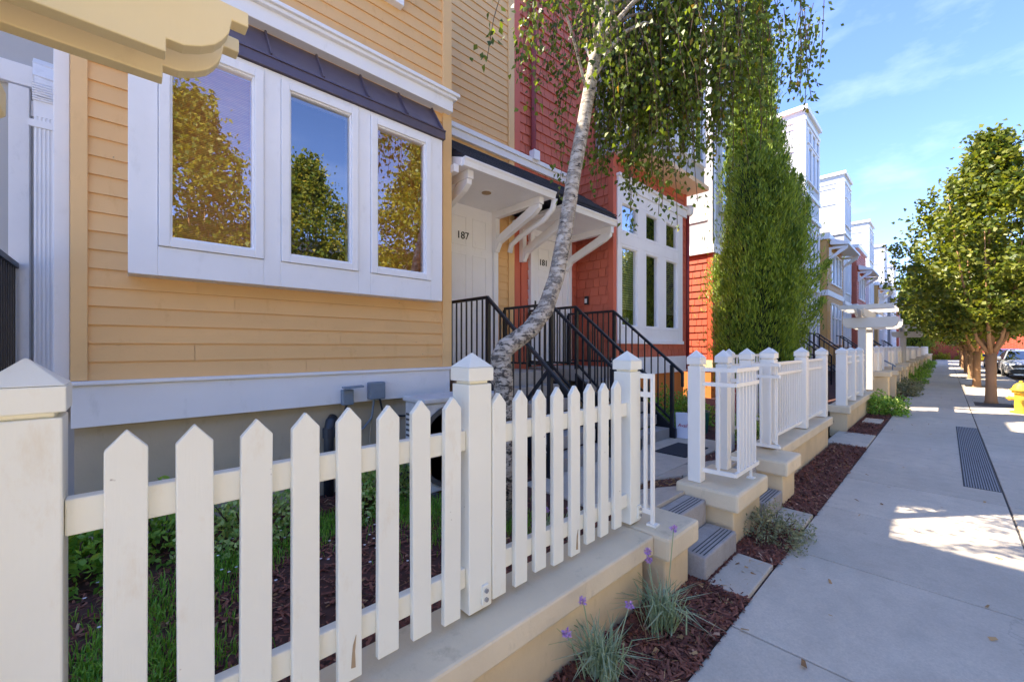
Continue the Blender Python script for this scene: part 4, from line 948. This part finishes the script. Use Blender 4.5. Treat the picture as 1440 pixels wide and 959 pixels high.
# ------------------------------------------------------------------ street trees
def street_tree(loc, label, h, rmax, n_cl, per, leafm, fork=1.35, seed=1, leafL=.11, group='broadleaf street trees', spread=.30):
    rr = random.Random(seed)
    T = thing('street_tree', label, 'tree', loc, group)
    x, y, z = loc
    tr = MB().tube([(x,y,z-.05),(x-.01,y,z+.05),(x+.02,y,z+.6),(x+.03,y,z+fork)], [.15,.115,.10,.11], 12)
    ends = []
    for k in range(6):
        a = 2*math.pi*k/6+rr.uniform(-.3,.3); q = rmax*rr.uniform(.35,.7); zt = h*rr.uniform(.55,.85)
        p = [(x+.03,y,z+fork-.1),(x+.03+q*.35*math.cos(a),y+q*.35*math.sin(a),z+fork+.4),(x+q*.7*math.cos(a),y+q*.7*math.sin(a),z+(fork+zt)/2),(x+q*math.cos(a),y+q*math.sin(a),z+zt)]
        tr.tube(p, [.06,.042,.024,.008], 8)
    tr.tube([(x+.03,y,z+fork-.1),(x,y+.05,z+h*.5),(x+.05,y,z+h*.93)], [.055,.03,.006], 8)
    obj('trunk', tr, M['bark'], T, smooth=True)
    cl = []
    while len(cl) < n_cl:
        t = rr.random(); zz = fork+.62+t*(h-fork-.62)
        prof = (math.sin(math.pi*min(1,(t*.92+.10)))**.7)*(1 if t < .45 else 1-.75*((t-.45)/.55)**1.2)
        a = rr.uniform(0,2*math.pi); q = rmax*prof*(rr.random()**.45)*(1+.18*math.sin(3*a+seed)+.12*math.sin(5*a+t*9))
        cl.append((x+q*math.cos(a), y+q*math.sin(a), z+zz))
    cl = np.array(cl); C_ = np.repeat(cl, per, 0)
    o = RNG.normal(0,1,(len(C_),3))*spread*np.repeat(RNG.uniform(.5,1.25,(n_cl,1)),per,0); o[:,2] *= .75
    d = unit(len(C_)); 
    # a few leader shoots standing out of the crown
    sh = []
    for k in range(16):
        a = rr.uniform(0,6.28); q = rmax*rr.uniform(.05,.75); z0 = h*(.92-.30*q/rmax)*rr.uniform(.84,1.0); Lh = h*rr.uniform(.10,.20)
        for i in range(110): t = rr.random(); g_ = .04+.17*(1-t); sh.append((x+q*(1+.15*t)*math.cos(a)+rr.gauss(0,g_), y+q*(1+.15*t)*math.sin(a)+rr.gauss(0,g_), z+z0+t*Lh))
    npobj('crown', np.concatenate([leaves(C_+o, leafL, leafL*.85, .25, d), leaves(np.array(sh), leafL, leafL*.85, .2)],0), 4, M[leafm], T)
    return T
s1 = street_tree((17.0,-.84,0), 'nearest street tree with tan forked trunk, by the yellow hydrant', 7.1, 1.75, 300, 62, 'mapleleaf', seed=4, leafL=.12, spread=.21)
s2 = street_tree((23.3,-.80,0), 'second street tree along the kerb, wider and lower than the nearest', 6.0, 2.35, 300, 58, 'mapleleaf', seed=9, leafL=.135, spread=.26)
for i, x in enumerate((29.6,35.9,42.2,48.5)):
    dup(s2, (x,-.82,0), 1.1*i+.7, ['third street tree from the hydrant', 'fourth street tree along the kerb', 'fifth street tree along the kerb', 'farthest street tree before the brick wall'][i], (.95-.04*i,.95-.04*i,1.0-.02*i))
a1 = street_tree((1.6,-11.3,0), 'sunlit tree across the road mirrored in the left bay window', 10.6, 2.9, 330, 56, 'farleaf', seed=14, leafL=.17, fork=1.8, group='trees across the road', spread=.36)
for i, (x, y, s) in enumerate(((5.7,-11.6,.9),(11.4,-11.0,1.12),(17.5,-11.5,.95),(23.5,-11.3,1.05),(29.5,-11.4,1.0),(35.5,-11.2,1.08),(42,-11.4,1.0),(-5,-11.4,1.0))):
    dup(a1, (x,y,0), 1.3*i+.5, ['shorter tree across the road mirrored in the middle bay window','tree across the road opposite the red bay','tree across the road opposite the big cypress','tree across the road opposite the first tower','tree across the road mirrored in the red bay','tree across the road mirrored in the right red bay light','tree across the road near the parked cars','tree across the road behind the camera'][i], (s,s,s))

# houses across the road (mirrored in the windows, and throwing warm light back)
for i, (x0, x1, c, h, lab) in enumerate(((-22,-5,'cream_house',7.4,'cream house across the road, behind the camera'),(-3,11,'pale_house',7.0,'pale house across the road facing the bay window'),(13,29,'cream_house',7.6,'cream house across the road facing the big cypress'),(31,50,'pale_house',7.2,'pale house across the road near the parked cars'))):
    if c not in M: M[c] = paint(c+'_paint', lin(244,222,184) if c == 'cream_house' else lin(242,230,208), .7, .06)
    hh = thing('house_across', lab, 'house', (x0,-18,-.1), 'houses across the road')
    obj('wall', boxes((x0,x1,-30,-18,-.2,h)), M[c], hh)
    obj('roof', MB().prism([(-30.6,h),(-17.4,h),(-24,h+2.2)], x0-.5, x1+.5, 'x'), M['roof'], hh)
    for k in range(int((x1-x0)//3.2)):
        for z in (1.2, 4.3):
            a = x0+1.0+k*3.2
            w = obj('window', boxes((a-.1,a+1.5,-18,-17.94,z-.1,z+1.7)), M['white'], hh); obj('pane', boxes((a,a+1.4,-17.938,-17.93,z,z+1.6)), M['carglass'], w)
# ------------------------------------------------------------------ garden planting
def in_path(x, y): return (2.6 < x < 3.5 and 1.2 < y < 2.2) or (3.92 < x < 4.78 and 1.2 < y < 2.2) or (2.8 < x < 6.35 and 2.06 < y < 2.98)
def gh(x, y): return np.where(y < 1.2, 0.0, np.where(y < 1.45, .34, np.where(y < 2.1, .34-(y-1.45)/.65*.23, .11)))
def scatter(n, x0, x1, y0, y1):
    x = RNG.uniform(x0,x1,n); y = RNG.uniform(y0,y1,n)
    k = np.array([not in_path(a,b) for a,b in zip(x,y)]); return x[k], y[k]
def chips(name, regions, mat, L, W, kindv='stuff', lift=.006):
    out = []
    for (n, x0, x1, y0, y1) in regions:
        x, y = scatter(n, x0, x1, y0, y1); c = np.stack([x, y, gh(x,y)+RNG.uniform(0,.018,len(x))+lift],1)
        d = unit(len(x)); d[:,2] *= .25; d /= np.linalg.norm(d,axis=1,keepdims=True)
        up = unit(len(x))*.35+np.array([0,0,1.0]); s = np.cross(d, up); s /= np.linalg.norm(s,axis=1,keepdims=True)
        l = L*RNG.uniform(.5,1.5,(len(x),1)); w = W*RNG.uniform(.5,1.4,(len(x),1))
        out.append(np.stack([c-d*l/2-s*w/2, c+d*l/2-s*w/2*.7, c+d*l/2+s*w/2*.6, c-d*l/2+s*w/2],1))
    return kind(npobj(name, np.concatenate(out,0), 4, mat), kindv)
chips('bark_mulch', [(9000,-.9,2.4,1.45,3.9),(3200,2.4,6.5,1.45,3.2),(6500,.2,2.68,.797,1.215),(1200,2.66,3.2,1.036,1.06),(3000,3.2,3.97,.797,1.08),(6500,4.42,8.0,.797,1.215),(3500,6.5,12,1.5,3.5),(3000,9,13.5,.82,1.2),(3500,13.5,24,.82,1.2)], M['chips'], .045, .013)
chips('leaf_litter', [(150,-.5,2.5,1.5,3.8),(260,.6,3.2,.83,1.18),(120,3.45,3.85,1.45,2.05),(90,4.5,7.8,.83,1.2),(34,2.0,12,-.3,.8),(40,10,22,-1.9,.7)], M['litter'], .035, .018)
tw = []
for (n, x0, x1, y0, y1) in ((260,-.5,2.4,1.5,3.8),(220,.4,3.2,.82,1.2),(160,4.5,8,.82,1.2)):
    x, y = scatter(n, x0, x1, y0, y1); c = np.stack([x,y,gh(x,y)+.012+RNG.uniform(0,.012,len(x))],1); d = unit(len(x)); d[:,2] *= .2; d /= np.linalg.norm(d,axis=1,keepdims=True)
    sd_ = np.cross(d, np.array([0,0,1.0])); l = RNG.uniform(.02,.09,(len(x),1)); tw.append(np.stack([c-d*l-sd_*.0018, c+d*l-sd_*.0008, c+d*l+sd_*.0008, c-d*l+sd_*.0018],1))
kind(npobj('fallen_twigs', np.concatenate(tw,0), 4, M['litter']), 'stuff')
# grass patches and daisies between fence and house
gb = []
for (cx_, cy_, sx, sy, n) in ((-.12,2.45,.20,.16,1500),(.10,2.3,.16,.16,1300),(.13,2.85,.2,.15,900),(.45,3.1,.2,.13,1100),(1.12,3.25,.13,.16,1200),(1.68,3.12,.14,.2,1300),(1.9,2.9,.15,.22,1200),(1.75,2.5,.2,.12,500),(2.2,2.3,.18,.2,1000),(.8,3.05,.15,.08,300),(2.35,2.9,.2,.2,500)):
    n = int(n*.62); x = RNG.normal(cx_,sx*.9,n); y = np.clip(RNG.normal(cy_,sy*.9,n),1.5,3.9); gb.append(blades(np.stack([x,y,gh(x,y)],1), .085, .006, .6, n))
kind(npobj('grass', np.concatenate(gb,0), 4, M['grass']), 'stuff')
fx = RNG.normal(.7,.6,70); fy = np.clip(RNG.normal(2.8,.3,70),1.5,3.6); fz = gh(fx,fy)+RNG.uniform(.05,.11,70); pet = []
for k in range(6):
    a = 2*np.pi*k/6; d = np.stack([np.full(70,np.cos(a)),np.full(70,np.sin(a)),np.full(70,.1)],1); s = np.stack([np.full(70,-np.sin(a)),np.full(70,np.cos(a)),np.zeros(70)],1)
    c = np.stack([fx,fy,fz],1); pet.append(np.stack([c,c+d*.005+s*.003,c+d*.011,c+d*.005-s*.003],1))
kind(npobj('daisies', np.concatenate(pet,0), 4, M['petal']), 'stuff')
def shrub(loc, r, h, n, L, leafm, label, name='shrub', group='low garden shrubs', W=None, stems=True):
    t = thing(name, label, 'plant', loc, group)
    v = unit(n); v[:,2] = np.abs(v[:,2]); q = RNG.uniform(.45,1.0,(n,1))**.6
    lump = 1+.22*np.sin(v[:,0:1]*7+loc[0]*3)+.18*np.sin(v[:,1:2]*9+loc[1])
    c = np.array(loc)+v*q*lump*np.array([r,r,h])
    npobj('foliage', leaves(c, L, W or L*.55, 0, v*.6+unit(n)*.7), 4, M[leafm], t)
    m = MB()
    for k in range(9): a = .7*k; m.tube([(loc[0],loc[1],loc[2]-.01),(loc[0]+.55*r*math.cos(a),loc[1]+.55*r*math.sin(a),loc[2]+h*.7)], .004, 5)
    obj('stems', m, M['twig'], t); return t
shrub((-.22,3.5,.11), .26, .40, 1100, .055, 'shrub', 'leafy green shrub nearest the big left fence post')
shrub((.16,3.62,.11), .26, .42, 900, .05, 'shrub', 'green shrub against the grey foundation at left')
shrub((.62,3.42,.11), .34, .40, 1700, .042, 'varieg', 'variegated pale-edged shrub behind the third and fourth pickets')
shrub((1.48,3.36,.11), .22, .42, 1100, .045, 'varieg', 'yellow-green variegated shrub below the black pipe')
shrub((1.86,3.55,.11), .2, .36, 1000, .045, 'varieg', 'pale green shrub in front of the air conditioner')
shrub((6.6,3.35,.11), .42, .62, 1500, .06, 'shrub', 'dark green bush right of the stairs to door 181')
shrub((7.6,3.3,.11), .45, .55, 1500, .06, 'shrub', 'green bush under the red bay window')
shrub((6.1,1.75,.2), .3, .35, 900, .05, 'varieg', 'lime green low plant behind the square pier')
shrub((7.0,2.3,.11), .25, .3, 700, .05, 'varieg', 'small lime plant by the teal pot')
shrub((3.66,.93,.0), .27, .24, 1900, .034, 'greyshrub', 'grey-green lavender bush at the foot of the square pier', 'lavender_bush', W=.01)
shrub((12.4,1.02,.0), .52, .42, 2200, .06, 'shrub', 'bright green bush in the bed beneath the second arbor')
shrub((13.9,1.0,0), .3, .25, 900, .05, 'varieg', 'low lime plant just right of the bright green bush')
for i, (x, l) in enumerate(((17.5,'grey-green clump before the second cream wall'),(19.8,'grey-green clump past the handrail'),(23.8,'bushy clump left of the third arbor'),(28.5,'bushy clump right of the third arbor'),(34,'clump of bushes far along the sidewalk'),(42,'distant clump of bushes along the wall'),(50,'farthest clump of bushes by the wall'))):
    shrub((x,1.0,0), .55, .42, 1000, .08, 'greyshrub' if i < 2 else 'shrub', l)
shrub((9.35,3.2,.11), .22, .75, 600, .07, 'redpetal', 'red and white flowering plant by the orange foundation', 'flowering_plant', W=.05)
shrub((70.8,-1.5,0), .8, .9, 1200, .14, 'hedge', 'short yellow-green hedge before the brick wall', 'hedge')
for (y, l) in ((.3,'yellow-green hedge at the left end of the brick wall'),(-3.2,'yellow-green hedge behind the farthest street tree')): shrub((70.8,y,0), .8, .8, 1000, .14, 'hedge', l, 'hedge')
def garlic(loc, n, h, label, flowers):
    t = thing('flowering_clump', label, 'plant', loc, 'society garlic clumps')
    b = np.array(loc)+np.stack([RNG.normal(0,.035,n),RNG.normal(0,.035,n),np.zeros(n)],1)
    npobj('blades', blades(b, h, .0075, .95, n, .75), 4, M['garlic'], t)
    for (dx, dy, fh) in flowers:
        p = (loc[0]+dx, loc[1]+dy, loc[2]+fh)
        f = obj('flower_stem', MB().tube([(loc[0]+dx*.2,loc[1]+dy*.2,loc[2]),(loc[0]+dx*.7,loc[1]+dy*.7,loc[2]+fh*.6),p], .0028, 5), M['garlic'], t)
        k = 46; v = unit(k); c = np.array(p)+v*.017*RNG.uniform(.5,1.1,(k,1)); npobj('flower_head', leaves(c, .017, .009, 0, v), 4, M['purple'], f)
garlic((2.06,1.03,0), 150, .30, 'society garlic clump with purple flower heads beside the first pier', [(-.02,.07,.40),(-.03,.06,.36),(.20,.03,.47)])
garlic((1.56,1.06,0), 150, .27, 'society garlic clump with purple flower heads at the bottom edge', [(.14,-.05,.30),(-.08,.05,.37),(-.22,.03,.30)])
garlic((2.0,1.75,.24), 60, .2, 'small purple flowering clump behind the pickets', [(-.05,0,.22),(.12,-.05,.2)])

# ------------------------------------------------------------------ fire hydrant
t = thing('fire_hydrant', 'yellow fire hydrant on the sidewalk near the nearest street tree', 'hydrant', (14.75,-1.17,0))
x, y = 14.75, -1.17
obj('flange', MB().lathe([(.17,0),(.17,.035),(.14,.05)], (x,y,0), 20), M['hyd'], t)
obj('barrel', MB().lathe([(.10,.05),(.10,.44),(.105,.45),(.14,.46),(.14,.50),(.115,.51)], (x,y,0), 20), M['hyd'], t, smooth=False)
obj('bonnet', MB().lathe([(.17,.511),(.17,.535),(.135,.56),(.115,.62),(.07,.67),(.03,.69),(.03,.73),(.004,.735)], (x,y,0), 20), M['hyd'], t)
for dx, dy, ax in ((0,-.10,'y'),(-.10,0,'x'),(0,.10,'y')):
    s = -1 if (dx+dy) < 0 else 1; c = (x,y,.33); r = .065 if ax == 'x' else .05
    o = .10*s
    obj('outlet_cap', MB().lathe([(r*.8,o*.9),(r*.8,o*1.5),(r,o*1.5),(r,o*1.9),(r*.4,o*1.95),(r*.4,o*2.2)], c, 14, ax), M['hyd'], t)

# ------------------------------------------------------------------ parked cars
def car(loc, rz, paintm, label, suv=True):
    """front faces local -x"""
    t = thing('parked_car', label, 'car', (0,0,0), 'cars parked along the kerb')
    Lc, Wd, Ht = 4.55, .92, 1.50
    # cross sections along x: (x, half width, zbottom, zshoulder)
    sec = [(0,.62,.34,.70),(.06,.80,.26,.80),(.30,.90,.22,.90),(.9,.92,.2,.98),(1.6,Wd,.2,1.0),(2.6,Wd,.2,1.02),(3.6,Wd,.2,1.02),(4.3,.88,.26,1.02),(4.5,.80,.34,.95),(4.55,.66,.40,.86)]
    m = MB(); n = 12
    for (x, w, zb, zs) in sec:
        prof = [(-w*.86,zb),(-w,zb+.12),(-w,(zb+zs)/2),(-w*.985,zs-.12),(-w*.93,zs-.03),(-w*.7,zs+.02),(w*.7,zs+.02),(w*.93,zs-.03),(w*.985,zs-.12),(w,(zb+zs)/2),(w,zb+.12),(w*.86,zb)]
        m.v += [(x,a,b) for a,b in prof]
    for i in range(len(sec)-1):
        for k in range(n): m.f.append((i*n+k, i*n+(k+1)%n, (i+1)*n+(k+1)%n, (i+1)*n+k))
    m.f += [tuple(range(n)), tuple((len(sec)-1)*n+k for k in range(n))[::-1]]
    body = obj('body', m, M[paintm], t, smooth=True); body.modifiers.new('s','SUBSURF').render_levels = 1
    cab = [(1.05,1.0),(1.85,Ht-.06),(2.3,Ht),(3.3,Ht-.02),(3.9,Ht-.14),(4.35,1.0)]
    wl = lambda z: .84-.20*(z-1.0)/.5
    g = MB(); ncb = len(cab)
    g.v = [(x,-wl(z),z) for x,z in cab]+[(x,wl(z),z) for x,z in cab]
    g.f = [tuple(range(ncb)), tuple(range(2*ncb-1,ncb-1,-1))]+[(i,ncb+i,ncb+i+1,i+1) for i in range(ncb-1)]
    obj('windows', g, M['carglass'], t)
    rfm = MB(); 
    for i in range(1, 4): (xa,za),(xb,zb) = cab[i],cab[i+1]; rfm.hexa([(xa,-wl(za)-.005,za-.03),(xa,wl(za)+.005,za-.03),(xb,wl(zb)+.005,zb-.03),(xb,-wl(zb)-.005,zb-.03)], [(xa,-wl(za)+.02,za+.02),(xa,wl(za)-.02,za+.02),(xb,wl(zb)-.02,zb+.02),(xb,-wl(zb)+.02,zb+.02)])
    for s in (-1,1):
        for a, b in ((0,1),(4,5)): rfm.beam((cab[a][0],s*wl(cab[a][1]),cab[a][1]),(cab[b][0],s*wl(cab[b][1]),cab[b][1]),.05,.05)
        rfm.beam((2.65,s*.82,1.0),(2.6,s*.65,Ht-.02),.05,.06)
    obj('roof', rfm, M[paintm], t)
    for wx in (.85, 3.65):
        for s in (-1,1):
            w = obj('wheel', MB().lathe([(.20,-.11),(.33,-.11),(.345,-.06),(.345,.06),(.33,.11),(.20,.11)], (wx,s*.83,.345), 24, 'y'), M['tyre'], t)
            obj('rim', MB().lathe([(.21,-.1125),(.19,-.115),(.05,-.09),(.05,.09),(.19,.115),(.21,.1125)], (wx,s*.83,.345), 18, 'y'), M['chrome'], w)
            obj('arch', MB().tube([(wx+.39*math.cos(a),s*.905,.345+.39*math.sin(a)) for a in [math.pi*k/10 for k in range(11)]], .028, 6), M['cartrim'], t)
    obj('grille', MB().prism([(-.62,.60),(.62,.60),(.70,.72),(.5,.76),(-.5,.76),(-.70,.72)], -.02, .10, 'x'), M['cartrim'], t)
    obj('bumper', MB().prism([(-.66,.28),(.66,.28),(.74,.46),(.5,.54),(-.5,.54),(-.74,.46)], -.025, .10, 'x'), M['cartrim'], t); obj('bumper_strip', MB().box(-.035,.05,-.6,.6,.24,.29), M['chrome'], t)
    obj('emblem', MB().lathe([(.07,-.035),(.09,-.035),(.09,-.02),(.07,-.02)], (0,0,.70), 18, 'x'), M['chrome'], t)
    obj('number_plate', MB().box(-.04,-.026,-.16,.16,.44,.54), M['plate'], t)
    for s in (-1,1):
        obj('headlight', MB().hexa([(.0,s*.52,.70),(.10,s*.86,.72),(.42,s*.905,.80),(.16,s*.55,.80)], [(.02,s*.54,.77),(.12,s*.86,.79),(.42,s*.895,.86),(.18,s*.56,.83)]), M['lamp_glass'], t)
        obj('mirror', MB().lathe([(.02,-.10),(.09,-.06),(.09,.06),(.02,.10)], (1.45,s*1.0,1.06), 10, 'y'), M[paintm], t)
    t.location = loc; t.rotation_euler = (0,0,rz)
    return t
car((32.6,-2.95,-.15), 0, 'carsilver', 'silver crossover parked facing the camera behind the nearest street tree')
car((43.5,-2.9,-.15), 0, 'carblue', 'blue car parked behind the silver crossover')
car((38.0,-2.95,-.15), 0, 'carred', 'dark red car parked between the silver and blue cars')

# ------------------------------------------------------------------ camera, light, sky
cam = bpy.data.cameras.new('camera'); co = bpy.data.objects.new('camera', cam); COL.objects.link(co)
f_px = 574.0; yaw = math.atan2(610, 574)
cam.sensor_width = 36; cam.lens = f_px/1440*36; cam.shift_y = 8.5/1440; cam.clip_end = 2000; cam.clip_start = .05
co.location = (0,0,1.5); co.rotation_euler = (R(90), 0, yaw-R(90))
scene.camera = co
scene.cycles.max_bounces = 16; scene.cycles.diffuse_bounces = 8; scene.cycles.transparent_max_bounces = 16
EL = R(53); hd = Vector((-.8,1,0)).normalized()
sd = Vector((hd.x*math.cos(EL), hd.y*math.cos(EL), math.sin(EL)))
sl = bpy.data.lights.new('sun', 'SUN'); sl.energy = 2.15; sl.angle = R(.53); sl.color = (1,.93,.82)
so = bpy.data.objects.new('sun', sl); COL.objects.link(so); so.rotation_euler = sd.to_track_quat('Z','Y').to_euler(); so.location = (0,0,30)
wd = bpy.data.worlds.new('World'); scene.world = wd; wd.use_nodes = True; nt = wd.node_tree
bg = nt.nodes['Background']; sky = nt.nodes.new('ShaderNodeTexSky'); sky.sky_type = 'NISHITA'; sky.sun_disc = False
sky.sun_elevation = EL; sky.sun_rotation = math.atan2(hd.x, hd.y); sky.air_density = .7; sky.dust_density = .0; sky.ozone_density = 1.6
tint = mixc(nt, 1.0, sky.outputs[0], (.78,.86,1.12,1), 'MULTIPLY')
tc = nt.nodes.new('ShaderNodeTexCoord'); mp = nt.nodes.new('ShaderNodeMapping'); mp.inputs['Scale'].default_value = (1.6,2.6,6.5)
nt.links.new(tc.outputs['Generated'], mp.inputs['Vector'])   # thin high cloud
cl = ramp(nt, noise(nt, mp.outputs['Vector'], 1.9, 6, .6), .50, .85, (0,0,0,1), (.13,.13,.13,1))
cloud = mixc(nt, cl, tint, (7.0,7.6,8.6,1))
nt.links.new(cloud, bg.inputs['Color']); bg.inputs['Strength'].default_value = .07
vs = scene.view_settings; vs.view_transform = 'Standard'; vs.look = 'None'; vs.exposure = 3.0; vs.gamma = 1; vs.use_curve_mapping = False
vs.use_white_balance = True; vs.white_balance_temperature = 6750; vs.white_balance_tint = 10
